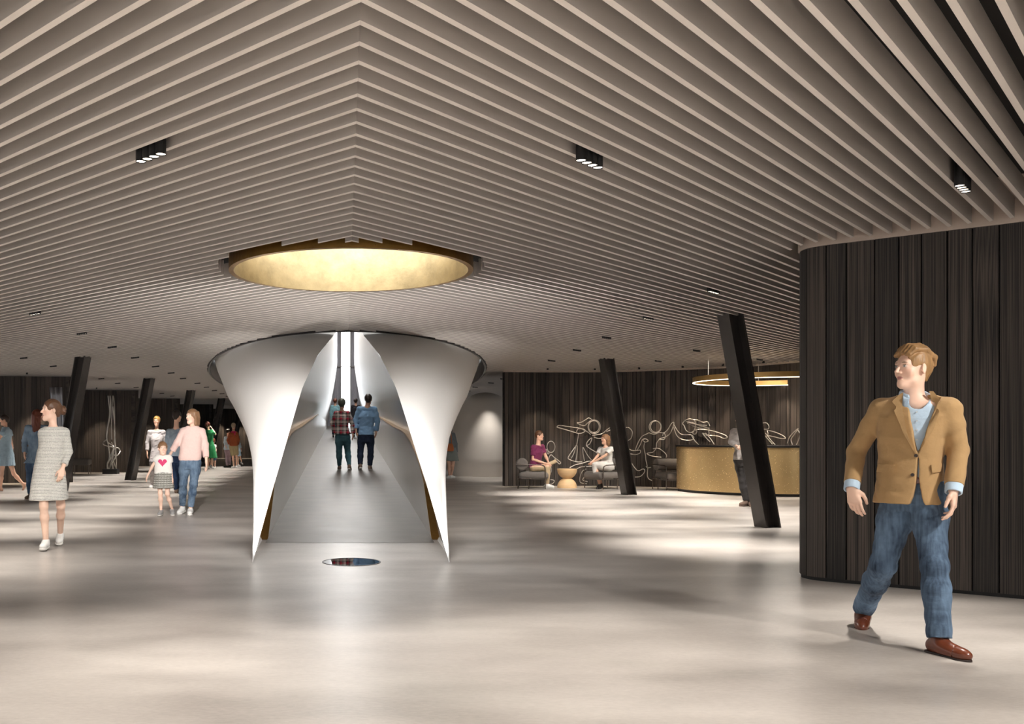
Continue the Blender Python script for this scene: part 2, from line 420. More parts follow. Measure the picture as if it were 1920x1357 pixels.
# grey plaster margin of the backing along the near wall
pts = []
for s_ in (-.5, 0, 1, 2.2, 3.4, 4.5, 7):
    p = corner+dirn*s_; pts.append(p)
MB().quadstrip([[(p.x, p.y, Z_BACK-.004), ((p-perp*(.85 if i > 0 else .2)).x, (p-perp*(.85 if i > 0 else .2)).y, Z_BACK-.004)] for i, p in enumerate(pts)]).build('plaster_margin', M['plaster'], ceil)
# rim and fascia of the opening around the tunnel
rows = []
def rim_pts(a, b, n=120):
    P = [(AX+a*math.sin(2*math.pi*k/n), EL_C+b*math.cos(2*math.pi*k/n)) for k in range(n)]
    return [p for p in P if not (abs(p[0]-AX) < 1.25 and p[1] > EL_C)]
for x, y in rim_pts(EL_A, EL_B):
    n_ = Vector(((x-AX)/EL_A**2, (y-EL_C)/EL_B**2, 0)).normalized()*.035
    rows.append([(x, y, 2.985), (x+n_.x, y+n_.y, 2.985), (x+n_.x, y+n_.y, Z_BACK), (x, y, Z_BACK)])
MB().quadstrip(rows, close_v=True).build('trim_3', M['rim'], label='thin dark steel rim edging the oval ceiling opening over the white tunnel', cat='trim', kind='structure')
rows = [[(AX+(x-AX)*.998, EL_C+(y-EL_C)*.999, 3.0), (x, y, 3.75)] for x, y in rim_pts(EL_A-.004, EL_B-.004)]
MB().quadstrip(rows).build('trim_4', M['fascia'], label='grey upstand inside the oval ceiling opening', cat='trim', kind='structure', smooth=True)
# ================================================================ the white tunnel
def interp(tab, z):
    zs = [t[0] for t in tab]
    if z <= zs[0]: return tab[0][1:]
    for a, b in zip(tab, tab[1:]):
        if z <= b[0]:
            t = (z-a[0])/(b[0]-a[0]); return tuple(p+(q-p)*t for p, q in zip(a[1:], b[1:]))
    return tab[-1][1:]
E_TAB = [(0, 1.0, 9.3), (.172, .975, 9.6), (.737, .855, 10.2), (1.3, .76, 11.3), (1.977, .655, 12.8), (2.556, .472, 14.1), (3.0, .205, 15.0), (3.5, .19, 15.35)]
S_TAB = [(0, .1015), (.2, .1005), (.442, .1), (.728, .1), (.974, .10175), (1.278, .1064), (1.65, .1158), (2.19, .1287), (2.6, .1345), (3.0, .1398), (3.5, .1455)]
NZ, NT = 36, 40
def solve_a(z):
    e, ey = interp(E_TAB, z); s, = interp(S_TAB, z)
    def ratio(a):
        best = 0
        for k in range(200):
            y = ey+(EL_C-ey)*k/199
            x = e+(a-e)*math.sqrt(max(0, 1-((EL_C-y)/(EL_C-ey))**2)); best = max(best, (x-AX)/y)
        return best
    lo, hi = e, 5.0
    if ratio(e+1e-4) >= s: return e+.001
    for _ in range(40):
        m_ = (lo+hi)/2
        if ratio(m_) < s: lo = m_
        else: hi = m_
    return lo
lev = [3.5*k/NZ for k in range(NZ+1)]
A_ = [solve_a(z) for z in lev]
def prof(z):                                   # half width of the lining at full depth
    return interp([(0, 1.16), (1.2, 1.16), (1.5, 1.14), (2.2, 1.0), (3.1, .80), (4.2, .62), (5.25, .475), (8.2, .47)], z)[0]
tun = empty('tunnel', (AX, 9.3, 0), label='white trumpet shaped tunnel with a ramp rising to a bright window slot', cat='tunnel', kind='structure')
TR = Vector((AX, 9.3, 0))
def loc(p): return (p[0]-TR.x, p[1]-TR.y, p[2])
for side in (-1, 1):
    rows = []
    for z, a in zip(lev, A_):
        e, ey = interp(E_TAB, z); row = []
        for k in range(NT+1):
            u = (k/NT)**1.7; th = u*math.pi/2      # denser near the edge
            y = EL_C-(EL_C-ey)*math.cos(th); x = e+(a-e)*math.sin(th)
            row.append(loc((AX+side*x, y, z)))
        row.append(loc((AX+side*a, EL_C+20, z)))
        rows.append(row)
    MB().quadstrip(rows if side > 0 else [r[::-1] for r in rows]).build('outer_shell', M['shell'], tun, smooth=True)
    rows = []
    zl = [k*.125 for k in range(25)]+[3.2+k*.35 for k in range(15)]
    for z in zl:
        if z <= 3.5: e, ey = interp(E_TAB, z)
        else: e, ey = .19, 15.35+(z-3.5)*.8
        row = []
        for k in range(46):
            y = ey+(52-ey)*(k/45)**1.9
            x = prof(z)+(e-prof(z))*math.exp(-(y-ey)/1.6); row.append(loc((AX+side*x, y, z)))
        rows.append(row)
    MB().quadstrip(rows if side < 0 else [r[::-1] for r in rows]).build('lining', M['shell_in'], tun, smooth=True)
# ramp, parapets and brass rails
RS = .0468; RY0 = 11.0; RW = 1.02
def ramp_z(y): return max(0, (y-RY0)*RS)
ys = [11.0]+[12+2*k for k in range(21)]
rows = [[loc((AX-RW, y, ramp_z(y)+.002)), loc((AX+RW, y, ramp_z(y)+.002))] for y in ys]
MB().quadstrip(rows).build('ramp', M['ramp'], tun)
CAP = [(11.3, 0.0), (11.83, .30), (12.43, .653), (13.1, .86), (13.84, 1.01), (15, 1.20), (16.3, 1.33), (17.5, 1.40), (20, 1.49), (52, 1.49+32*RS)]
def cap_z(y):
    for a, b in zip(CAP, CAP[1:]):
        if y <= b[0]: return a[1]+(b[1]-a[1])*(y-a[0])/(b[0]-a[0])
cy_ = [11.3+k*.22 for k in range(30)]+[18+k*2 for k in range(18)]
for side in (-1, 1):
    rows = [[loc((AX+side*RW, y, ramp_z(y)-.05)), loc((AX+side*RW, y, cap_z(y))), loc((AX+side*(RW+.15), y, cap_z(y))), loc((AX+side*(RW+.15), y, -.05 if y < 20 else .2))] for y in cy_]
    MB().quadstrip(rows if side < 0 else [r[::-1] for r in rows]).build('parapet', M['shell_in'], tun)
    rows = [[loc((AX+side*(RW-.006), y, cap_z(y)-.012)), loc((AX+side*(RW-.006), y, cap_z(y)+.008)), loc((AX+side*(RW+.13), y, cap_z(y)+.008)), loc((AX+side*(RW+.13), y, cap_z(y)-.012))] for y in cy_]
    MB().quadstrip(rows, close_v=True).build('handrail', M['brass'], tun)
MB().box(loc((AX, 34, 8.25)), (1.6, 40, .1)).build('roof', M['backing'], tun)
# small uplights let into the floor at the two tips, each with an added fill spot
for side in (-1, 1):
    p_ = (AX+side*1.005, 9.265, 0)
    spot('tip_uplight', (p_[0]+side*.06, p_[1]-.12, .02), 380, deg=80, blend=.9, target=(AX+side*1.5, 12.2, 2.9), col=(1, .97, .93), rad=.03)
    spot('shell_fill', (p_[0]+side*.06, p_[1]-.14, .02), 1300, deg=18, blend=1, target=(AX+side*1.85, 16.2, 2.6), col=(1, .97, .93), rad=.03)  # unseen spot added to brighten the upper shell
# window slot at the far end
win = empty('window_1', (AX, 51.5, 2.0), label='tall narrow bright window slot at the top of the ramp', cat='window', kind='structure')
m_glass, n, l, p = new_mat('clear_glazing')
p.inputs['Base Color'].default_value = (.95, .98, 1, 1); p.inputs['Transmission Weight'].default_value = 1; p.inputs['Roughness'].default_value = .0; p.inputs['IOR'].default_value = 1.01
MB().box((0, 0, 3.1), (.52, .02, 6.4)).build('pane', m_glass, win)
gm = mat('grey_curtain', srgb(158, 158, 166), .6, var=.25, scale=5, stretch=(9, 9, .15))
for s_ in (-1, 1):
    rows = []
    for k in range(25):
        x = .25+.95*k/24; rows.append([(s_*x, .05+.04*math.sin(k*1.9), -.1), (s_*x, .05+.04*math.sin(k*1.9), 6.4)])
    MB().quadstrip(rows).build('curtain', gm, win, smooth=True)
    MB().box((s_*.27, -.02, 3.1), (.05, .08, 6.4)).build('mullion', M['fascia'], win)
MB().box((0, -.03, 3.25), (1.0, .08, .05)).build('transom', M['fascia'], win)
# brass oculus ring
ring = empty('oculus_ring', (AX, 9.4, 2.97), label='large aged brass ring lining the round ceiling opening', cat='ring')
MB().lathe([(RING_R, 0), (RING_R, .35), (1.2, .35), (1.2, 0), (RING_R, 0)], n=96, cap0=False, cap1=False).build('rim', M['brass'], ring, smooth=False)
o = MB().lathe([(1.199, .0), (1.199, 1.45)], n=96, cap0=False, cap1=False).build('inner_lining', brass('brass_lining', .34, c=(160, 142, 108), var=.26), ring, smooth=True)
MB().lathe([(1.26, 0), (1.15, .0)], c=(0,0,1.46), n=64, cap0=False, cap1=False).build('top_flange', M['brass'], ring)
smooth_by_angle(ring.children[0], 40)
# round mirror disc in the floor under the ring
disc = empty('floor_mirror', (AX+.006, 9.32, 0), label='small round mirror disc set in the concrete floor before the ramp', cat='mirror')
MB().lathe([(.0, .003), (.285, .003)], n=64, cap0=False, cap1=False).build('mirror_plate', M['mirror'], disc)
MB().lathe([(.285, .0), (.285, .005), (.3, .005), (.3, 0)], n=64, cap0=False, cap1=False).build('rim', M['rim'], disc)
# white dome beyond
MB().lathe([(1.22, 0), (1.19, .6), (1.12, 1.2), (1.06, 1.65)]+[(1.04*math.cos(a*math.pi/2/12), 1.72+1.04*math.sin(a*math.pi/2/12)) for a in range(12)]+[(.02, 2.76)], c=(4.68, 30.4, 0), n=64).build('dome', M['dome'], smooth=True, label='smooth white round topped dome standing beyond the tunnel', cat='dome')
# ================================================================ ceiling downlights
def slot_xy(X, Y):
    sl = 1710/1797. if X < AX else 1710/1646.
    y0 = Y-abs(X-AX)*sl; k = round((y0-3.59-.1005)/.2009)
    return X, 3.59+.1005+.2009*k+abs(X-AX)*sl
def dl_dir(X):
    return math.atan2(1710, -1797) if X < AX else math.atan2(1710, 1646)
cyl_me = cyl_lens = None
def downlight(X, Y, label, group, power, lit=False):
    global cyl_me, cyl_lens
    X, Y = slot_xy(X, Y)
    root = empty('ceiling_downlight', (X, Y, 2.945 if Y < 9 else 2.978), dl_dir(X), label=label, cat='ceiling light', group=group)
    for k in range(4):
        if cyl_me is None:
            a = MB().lathe([(.0285, .004), (.031, 0), (.031, .212)], n=20, cap0=False).build('cylinder', M['fixture'], root, smooth=False)
            b = MB().lathe([(.0285, .006), (.0285, .0065)], n=20).build('lens', M['lamp_lens'], a)
            cyl_me, cyl_lens = a.data, b.data
        else:
            a = put('cylinder', cyl_me, None, root); b = put('lens', cyl_lens, None, a)
        a.location = (-.1035+.069*k, 0, 0)
    if power:
        sp = spot('downlight_beam', (X, Y, 2.93 if Y < 9 else 2.96), power*(.55 if Y < 9 else 1), deg=68 if Y < 9 else DL_DEG, blend=1.0, rad=.07)
    return root
DL_DEG = 62
ORD = ['first', 'second', 'third', 'fourth', 'fifth', 'sixth', 'seventh', 'eighth', 'ninth', 'tenth', 'eleventh', 'twelfth']
P0 = 560
downlight(-1.16, 5.5, 'large black four cylinder ceiling downlight left of the chevron ridge', 'ceiling downlights', P0)
downlight(1.50, 5.63, 'large black four cylinder ceiling downlight right of the chevron ridge', 'ceiling downlights', P0)
downlight(4.16, 6.16, 'black four cylinder downlight above the person in the tan blazer', 'ceiling downlights', P0)
for i, (X, Y) in enumerate([(-4.3, 12.7), (-4.36, 15.2), (-4.44, 17.45), (-4.53, 19.75), (-4.6, 22.2), (-4.65, 24.4), (-4.74, 26.7), (-4.7, 29.2), (-4.75, 31.4), (-4.8, 33.7), (-4.85, 36.0), (-4.9, 38.3)]):
    downlight(X, Y, 'black downlight in the ceiling row between left columns and tunnel, %s from the front' % ORD[i], 'ceiling downlights', P0*.8)
for i, (X, Y) in enumerate([(-6.98, 19.9), (-7.07, 22.2), (-7.1, 24.5), (-7.16, 26.8), (-7.25, 29.1), (-7.2, 31.4), (-7.2, 36.0), (-7.2, 38.1)]):
    downlight(X, Y, 'small black downlight in the ceiling row outside the left columns, %s from the front' % ORD[i], 'ceiling downlights', P0*.8)
for i, (X, Y) in enumerate([(4.35, 10.85), (4.4, 13.3), (4.53, 15.8), (4.6, 18.0), (4.66, 20.5)]):
    downlight(X, Y, 'small black downlight in the ceiling row right of the tunnel, %s from the front' % ORD[i], 'ceiling downlights', P0*1.15)
for i, (X, Y) in enumerate([(7.0, 18.2), (7.1, 20.6), (9.2, 20.2)]):
    downlight(X, Y, ['glowing white downlight in the ceiling left of the pendant ring, nearer one', 'glowing white downlight in the ceiling left of the pendant ring, farther one', 'glowing white downlight in the ceiling above the pendant ring'][i], 'ceiling downlights', P0*1.1)
for i, (X, Y) in enumerate([(4.7, 26.9), (4.65, 29.0), (4.5, 31.5), (4.6, 34.0)]):
    downlight(X, Y, 'tiny black downlight in the ceiling before the white dome, %s from the front' % ORD[i], 'ceiling downlights', P0*.25)
# rows that light the floor outside the picture too
for X, Y in ((-4.2, 5.6), (-4.25, 8.9), (-4.2, 3.2), (4.0, 2.8), (0.1, 2.4), (-7, 10.6), (-7, 15.2), (7.2, 10.8), (7.1, 13.3), (7.0, 15.8), (-9.5, 17), (-9.7, 21), (-9.5, 28), (-2.2, 0.5), (2.0, 0.3), (-5, -1.5), (0, -2), (5, -1), (-1.3, -3.5), (3, -3.5)):
    spot('downlight_beam', (*slot_xy(X, Y), 2.965), P0*(.95 if Y < 4 else .9), deg=(120 if Y < 4 else 80), blend=1.0, rad=.07)
# single wall washers close to the boards
ww_me = ww_lens = None
def washer(X, Y, label, target, power):
    global ww_me, ww_lens
    root = empty('wall_washer', (X, Y, 2.965), 0, label=label, cat='ceiling light', group='wall washers')
    if ww_me is None:
        a = MB().lathe([(.023, .004), (.026, 0), (.026, .19)], n=16, cap0=False).build('cylinder', M['fixture'], root)
        b = MB().lathe([(.023, .006), (.023, .0065)], n=16).build('lens', M['lamp_lens'], root); ww_me, ww_lens = a.data, b.data
    else: put('cylinder', ww_me, None, root); put('lens', ww_lens, None, root)
    spot('washer_beam', (X, Y, 2.94), power, deg=54, blend=.6, target=target, col=(1.0, .82, .62), rad=.03)
WP = 115
for i, (X, Y, wx, wy) in enumerate([(5.1, 22.9, 5.1, 23.8), (6.3, 22.95, 6.3, 23.8), (7.35, 22.75, 7.5, 23.5), (8.25, 22.25, 8.7, 22.8), (9.0, 21.7, 9.6, 22.0), (9.6, 20.9, 10.2, 20.8)]):
    washer(X, Y, 'tiny single spotlight at the top of the curved charred wall, %s from the left' % ORD[i], (wx, wy, .2), WP)
for i, (X, Y, tx, ty) in enumerate([(-8.55, 24.55, -8.55, 25.35), (-9.9, 24.5, -9.9, 25.2)]):
    washer(X, Y, 'tiny single spotlight above the nearest left wall panel, %s' % ('right one' if i == 0 else 'left one'), (tx, ty, .2), WP*1.6)
washer(-8.7, 32.0, 'tiny single spotlight above the tall wire sculpture', (-8.7, 32.8, .2), WP*1.6)
washer(-8.6, 39.0, 'tiny single spotlight above the third left wall panel', (-8.6, 39.7, .2), WP*1.6)
washer(-7.6, 54.0, 'tiny single spotlight above the farthest left wall panel', (-7.6, 54.7, .2), WP*2)
washer(-6.2, 54.0, 'tiny single spotlight above the farthest left wall panel, near the tunnel', (-6.2, 54.7, .2), WP*2)

spot('oculus_fill', (AX, 8.75, 3.58), 4, deg=80, blend=1.0, target=(AX, 10.6, 3.2), col=(1, .98, .95), rad=.25)  # unseen spot added to brighten the middle of the ring lining

# fill spots added at the two near fixtures to whiten the shells
for x0, tx in ((-1.16, -1.5), (1.50, 1.65)): spot('tilted_fill', (x0, 5.6, 2.95), 2600, deg=28, blend=.8, target=(tx, 13.0, 1.0), col=(1, .97, .94), rad=.06)

spot('downlight_beam', (4.7, 3.7, 2.95), 230, deg=56, blend=1, target=(3.5, 5.6, 1.15), col=(1, .95, .88), rad=.08)  # unseen spot added to light the person in the tan blazer

for x0, y0, tx, ty in ((4.66, 20.5, 5.2, 22.7), (7.1, 20.6, 6.3, 22.6)): spot('tilted_fill', (x0, y0, 2.93), 260, deg=50, blend=1, target=(tx, ty, .6), rad=.06)  # fill spots added to brighten the lounge seats

spot('tilted_fill', (-1.16, 5.5, 2.93), 700, deg=26, blend=1, target=(-3.3, 10.3, .9), col=(1, .96, .9), rad=.06)  # fill spot added to brighten the person in the striped dress
# ================================================================ bodies and cloth: smooth solids meshed as one skin
def _n(v): 
    v = np.asarray(v, float); return v/max(1e-9, np.linalg.norm(v))
class Solid:
    """list of shapes (distance functions) blended in order"""
    def __init__(s): s.ops = []; s.disp = None
    def _add(s, fn, c, r, k, op): s.ops.append((fn, np.asarray(c, float), float(r), k, op)); return s
    def cone(s, a, b, ra, rb, k=.02, op='add'):
        a = np.asarray(a, float); b = np.asarray(b, float); ba = b-a; L2 = float(ba@ba)+1e-12
        def fn(P):
            h = np.clip(((P-a)@ba)/L2, 0, 1)
            return np.linalg.norm(P-a-h[..., None]*ba, axis=-1)-(ra+(rb-ra)*h)
        return s._add(fn, (a+b)/2, math.sqrt(L2)/2+max(ra, rb), k, op)
    def limb(s, pts, rad, k=.02, op='add'):
        for i in range(len(pts)-1): s.cone(pts[i], pts[i+1], rad[i], rad[i+1], k, op)
        return s
    def ell(s, c, r, Rm=None, k=.02, op='add'):
        c = np.asarray(c, float); r = np.asarray(r, float); Rm = np.eye(3) if Rm is None else np.asarray(Rm, float)
        def fn(P):
            q = (P-c)@Rm
            k0 = np.linalg.norm(q/r, axis=-1); k1 = np.linalg.norm(q/(r*r), axis=-1)+1e-9
            return k0*(k0-1)/k1
        return s._add(fn, c, r.max(), k, op)
    def loft(s, st, rx, k=.02, op='add', fold=(0, 0, 0), rnd=0.0, expo=2.3):
        """st: rows (centre, half width, half depth) from low to high z; rx: horizontal width direction"""
        C0 = np.array([t[0] for t in st], float); Wd = np.array([t[1] for t in st]); Dp = np.array([t[2] for t in st]); Z = C0[:, 2]
        rx = _n([rx[0], rx[1], 0]); ry = np.array([-rx[1], rx[0], 0])
        n, amp, zt = fold
        def fn(P):
            z = P[..., 2]; zc = np.clip(z, Z[0], Z[-1])
            cx = np.interp(zc, Z, C0[:, 0]); cy = np.interp(zc, Z, C0[:, 1]); w = np.interp(zc, Z, Wd); d = np.interp(zc, Z, Dp)
            dx = P[..., 0]-cx; dy = P[..., 1]-cy
            u = dx*rx[0]+dy*rx[1]; v = dx*ry[0]+dy*ry[1]
            if amp:
                th = np.arctan2(v/d, u/w); f = np.clip((zt-z)/max(1e-6, zt-Z[0]), 0, 1)
                g = 1+amp*f*(np.sin(n*th+1.3)+.5*np.sin((2*n+1)*th)); w = w*g; d = d*g
            q = (np.abs(u/w)**expo+np.abs(v/d)**expo)**(1/expo)
            m = np.minimum(w, d)
            e = (q-1)*m
            return np.maximum(e, np.maximum(z-Z[-1], Z[0]-z)+rnd)
        c = C0.mean(0); r = np.linalg.norm(C0-c, axis=1).max()+max(Wd.max(), Dp.max())*1.3
        return s._add(fn, c, r, k, op)
    def fn(s, f, c, r, k=.01, op='sub'): return s._add(f, c, r, k, op)
    def cut(s, p, nrm, k=0.0):
        """keeps the side the normal points away from"""
        p = np.asarray(p, float); nrm = _n(nrm)
        return s._add(lambda P: (P-p)@nrm, p, 1e3, k, 'and')
    def ev(s, P, bc, brad):
        D = np.full(P.shape[:-1], 1.0)
        for f, c, r, k, op in s.ops:
            if op == 'and':
                d = f(P); D = np.maximum(D, d); continue
            m = np.linalg.norm(bc-c, axis=1) < r+brad+k+.03
            if not m.any(): continue
            d = f(P[m]); a = D[m]
            if op == 'add':
                if k > 0:
                    h = np.maximum(k-np.abs(a-d), 0)/k; a = np.minimum(a, d)-h*h*k*.25
                else: a = np.minimum(a, d)
            else:
                d = -d
                if k > 0:
                    h = np.maximum(k-np.abs(a-d), 0)/k; a = np.maximum(a, d)+h*h*k*.25
                else: a = np.maximum(a, d)
            D[m] = a
        if s.disp is not None: D = s.disp(P, D)
        return D
    def dist(s, P):
        D = np.full(P.shape[:-1], 1.0)
        for f, c, r, k, op in s.ops:
            d = f(P)
            if op == 'and': D = np.maximum(D, d)
            elif op == 'add': h = np.maximum(k-np.abs(D-d), 0)/max(k, 1e-6); D = np.minimum(D, d)-h*h*k*.25
            else: d = -d; h = np.maximum(k-np.abs(D-d), 0)/max(k, 1e-6); D = np.maximum(D, d)+h*h*k*.25
        return D
    def merge(s, o, k=.02):
        """adds a whole other solid (a sleeve, a trouser leg cut at its own hem)"""
        adds = [q for q in o.ops if q[4] == 'add']
        lo = np.min([q[1]-q[2] for q in adds], 0); hi = np.max([q[1]+q[2] for q in adds], 0)
        return s._add(o.dist, (lo+hi)/2, np.linalg.norm(hi-lo)/2, k, 'add')
    def mesh(s, name, vox, smooth=1):
        adds = [o for o in s.ops if o[4] == 'add']
        lo = np.min([o[1]-o[2] for o in adds], 0)-vox*3; hi = np.max([o[1]+o[2] for o in adds], 0)+vox*3
        B = 8; nb = np.ceil((hi-lo)/(vox*B)).astype(int)+1
        ii = np.stack(np.meshgrid(*[np.arange(n) for n in nb], indexing='ij'), -1).reshape(-1, 3)
        bc = lo+(ii*B+(B-1)/2)*vox; brad = B*vox*.87
        cd = s.ev(bc[:, None, :], bc, 0.0)[:, 0]
        act = np.abs(cd) < brad*1.35+.012
        V = np.empty(tuple(nb*B), np.float32)
        Vb = V.reshape(nb[0], B, nb[1], B, nb[2], B)
        Vb[...] = np.where(cd > 0, 1, -1).reshape(nb)[:, None, :, None, :, None]
        off = np.stack(np.meshgrid(*[np.arange(B)]*3, indexing='ij'), -1).reshape(-1, 3)
        ai = ii[act]
        for q in range(0, len(ai), 600):
            blk = ai[q:q+600]; P = lo+(blk[:, None, :]*B+off[None])*vox
            d = s.ev(P, bc[act][q:q+600], brad)
            for b_, dd in zip(blk, d): Vb[b_[0], :, b_[1], :, b_[2], :] = dd.reshape(B, B, B)
        S = V < 0
        cnt = np.zeros(tuple(np.array(V.shape)-1), np.int8)
        for dx in (0, 1):
            for dy in (0, 1):
                for dz in (0, 1): cnt += S[dx:V.shape[0]-1+dx, dy:V.shape[1]-1+dy, dz:V.shape[2]-1+dz]
        cells = np.argwhere((cnt > 0) & (cnt < 8))
        idx = np.full(cnt.shape, -1, np.int32); idx[tuple(cells.T)] = np.arange(len(cells))
        cor = np.array([(x, y, z) for x in (0, 1) for y in (0, 1) for z in (0, 1)])
        val = np.stack([V[tuple((cells+c).T)] for c in cor], 1)
        acc = np.zeros((len(cells), 3)); num = np.zeros(len(cells))
        for a in range(8):
            for b in range(a+1, 8):
                if np.abs(cor[a]-cor[b]).sum() != 1: continue
                va, vb = val[:, a], val[:, b]; m = (va < 0) != (vb < 0)
                t = np.where(m, va/np.where(m, va-vb, 1), 0)[:, None]
                acc += np.where(m[:, None], cor[a]+t*(cor[b]-cor[a]), 0); num += m
        pos = lo+(cells+acc/num[:, None])*vox
        quads = []
        for ax in range(3):
            sl0 = [slice(None)]*3; sl1 = [slice(None)]*3; sl0[ax] = slice(0, -1); sl1[ax] = slice(1, None)
            s0 = S[tuple(sl0)]; s1 = S[tuple(sl1)]
            E = np.argwhere(s0 != s1); o1, o2 = (ax+1) % 3, (ax+2) % 3
            E = E[(E[:, o1] > 0) & (E[:, o2] > 0) & (E[:, o1] < V.shape[o1]-1) & (E[:, o2] < V.shape[o2]-1)]
            ins = S[tuple(E.T)]
            def cell(a, b):
                c = E.copy(); c[:, o1] -= a; c[:, o2] -= b; return idx[tuple(c.T)]
            qd = np.stack([cell(1, 1), cell(0, 1), cell(0, 0), cell(1, 0)], 1)
            qd[~ins] = qd[~ins][:, ::-1]
            quads.append(qd)
        Q = np.concatenate(quads); Q = Q[(Q >= 0).all(1)]
        for _ in range(smooth):
            sm = np.zeros_like(pos); dg = np.zeros(len(pos))
            for a, b in ((0,1),(1,2),(2,3),(3,0)):
                for i, j in ((a, b), (b, a)):
                    np.add.at(sm, Q[:, i], pos[Q[:, j]]); np.add.at(dg, Q[:, i], 1)
            pos = pos*.5+.5*sm/np.maximum(dg, 1)[:, None]
        me = bpy.data.meshes.new(name)
        me.vertices.add(len(pos)); me.vertices.foreach_set('co', pos.astype(np.float32).ravel())
        me.loops.add(Q.size); me.loops.foreach_set('vertex_index', Q.astype(np.int32).ravel())
        me.polygons.add(len(Q)); me.polygons.foreach_set('loop_start', np.arange(0, Q.size, 4, dtype=np.int32))
        me.polygons.foreach_set('use_smooth', np.ones(len(Q), bool))
        me.update(calc_edges=True)
        return me, pos
def paint(me, cols):
    ca = me.color_attributes.new('paint', 'FLOAT_COLOR', 'POINT')
    ca.data.foreach_set('color', np.concatenate([cols, np.ones((len(cols), 1))], 1).astype(np.float32).ravel())
def frame(fwd, up=(0, 0, 1)):
    """columns: right-hand side x, forward y, up z of a head or hand"""
    f = _n(fwd); x = _n(np.cross(f, up)); return np.stack([x, f, np.cross(x, f)], 1)
# ================================================================ people
M['skin'] = mat('skin', (1, 1, 1), .48, var=.06, scale=30, attr='paint', spec=.4)
SKIN = np.array(srgb(226, 180, 154)[:3]); SKIN_PALE = np.array(srgb(236, 198, 176)[:3])
def cloth(name, rgb, rough=.85, var=.18, scale=14, bump=.5, bscale=14, stretch=(1,1,1), sheen=.1):
    return mat(name, srgb(*rgb), rough, var=var, scale=scale, bump=bump, bscale=bscale, stretch=stretch, sheen=sheen, spec=.25, bdist=.03)
def denim(name, lo, hi):
    m, n, l, p = new_mat(name)
    tc = n.new('ShaderNodeTexCoord')
    def noise(sc, st, det=5):
        mp = n.new('ShaderNodeMapping'); mp.inputs['Scale'].default_value = st; l.new(tc.outputs['Object'], mp.inputs[0])
        z = n.new('ShaderNodeTexNoise'); z.inputs['Scale'].default_value = sc; z.inputs['Detail'].default_value = det; l.new(mp.outputs[0], z.inputs['Vector']); return z
    a = noise(6, (1, 1, .8)); b = noise(60, (1, 1, .08), 3); c = noise(11, (1, 1, 2.2))
    ad = n.new('ShaderNodeMath'); ad.operation = 'MULTIPLY_ADD'; ad.inputs[1].default_value = .45; l.new(b.outputs['Fac'], ad.inputs[0]); l.new(a.outputs['Fac'], ad.inputs[2])
    rp = n.new('ShaderNodeValToRGB'); rp.color_ramp.elements[0].position = .45; rp.color_ramp.elements[0].color = srgb(*lo)
    rp.color_ramp.elements[1].position = 1.0; rp.color_ramp.elements[1].color = srgb(*hi)
    l.new(ad.outputs[0], rp.inputs[0]); l.new(rp.outputs[0], p.inputs['Base Color']); p.inputs['Roughness'].default_value = .85; p.inputs['Specular IOR Level'].default_value = .2
    bp = n.new('ShaderNodeBump'); bp.inputs['Strength'].default_value = .6; bp.inputs['Distance'].default_value = .012
    l.new(c.outputs['Fac'], bp.inputs['Height']); l.new(bp.outputs[0], p.inputs['Normal'])
    return m
def hair_mat(name, rgb):
    return mat(name, srgb(*rgb), .42, var=.45, scale=26, bump=.5, bscale=34, stretch=(1.6, 1.6, .35), spec=.4)
def add_head(B, Hd, s, neck_to, face=True):
    """Hd: dict(c, fw, up) - adds skull, face, ears and neck to the body solid B"""
    c = np.asarray(Hd['c'], float); Rm = frame(Hd['fw'], Hd.get('up', (0, 0, 1)))
    W_ = lambda x, y, z: c+Rm@(np.array([x, y, z])*s)
    j = Hd.get('jaw', 1.0)
    B.ell(W_(0, -.012, .032), np.array([.074, .094, .088])*s, Rm, .02)
    B.ell(W_(0, .022, -.030), np.array([.056*j, .070, .086])*s, Rm, .03)
    B.cone(W_(-.036*j, .030, -.078), W_(0, .070, -.098), .022*s, .020*s, .03); B.cone(W_(.036*j, .030, -.078), W_(0, .070, -.098), .022*s, .020*s, .03)
    B.cone(W_(0, -.018, -.05), neck_to, .052*s*Hd.get('nk', 1), .060*s*Hd.get('nk', 1), .035)
    if face:
        B.cone(W_(-.034, .074, .030), W_(.034, .074, .030), .013*s, .013*s, .02)                     # brow
        for x in (-.031, .031):
            B.ell(W_(x, .094, .011), np.array([.019, .014, .012])*s, Rm, .012, 'sub')
            B.ell(W_(x, .0765, .0105), np.array([.0135, .0115, .0115])*s, Rm, .003)                    # eyeball
            B.cone(W_(x*1.45, .066, .0225), W_(x*.55, .0815, .0225), .004*s, .004*s, .006)                 # lid
            B.ell(W_(x*1.25, .058, -.028), np.array([.022, .018, .022])*s, Rm, .03)                    # cheek
        B.cone(W_(0, .084, .022), W_(0, .113, -.022), .0065*s, .0105*s, .010)
        for x in (-.011, .011): B.ell(W_(x, .096, -.027), np.array([.0075, .009, .007])*s, Rm, .008)
        B.ell(W_(0, .086, -.0535), np.array([.020, .010, .0048])*s, Rm, .007)
        B.ell(W_(0, .086, -.0655), np.array([.0175, .010, .0056])*s, Rm, .007)
        B.ell(W_(0, .100, -.0595), np.array([.021, .008, .0014])*s, Rm, .003, 'sub')
    for x in (-1, 1):
        B.ell(W_(x*.076, -.010, -.004), np.array([.009, .020, .032])*s, Rm@np.array(Matrix.Rotation(R(-22*x), 3, 'Z')), .008)
        if face: B.ell(W_(x*.085, -.006, -.002), np.array([.005, .010, .018])*s, Rm, .004, 'sub')
    return c, Rm
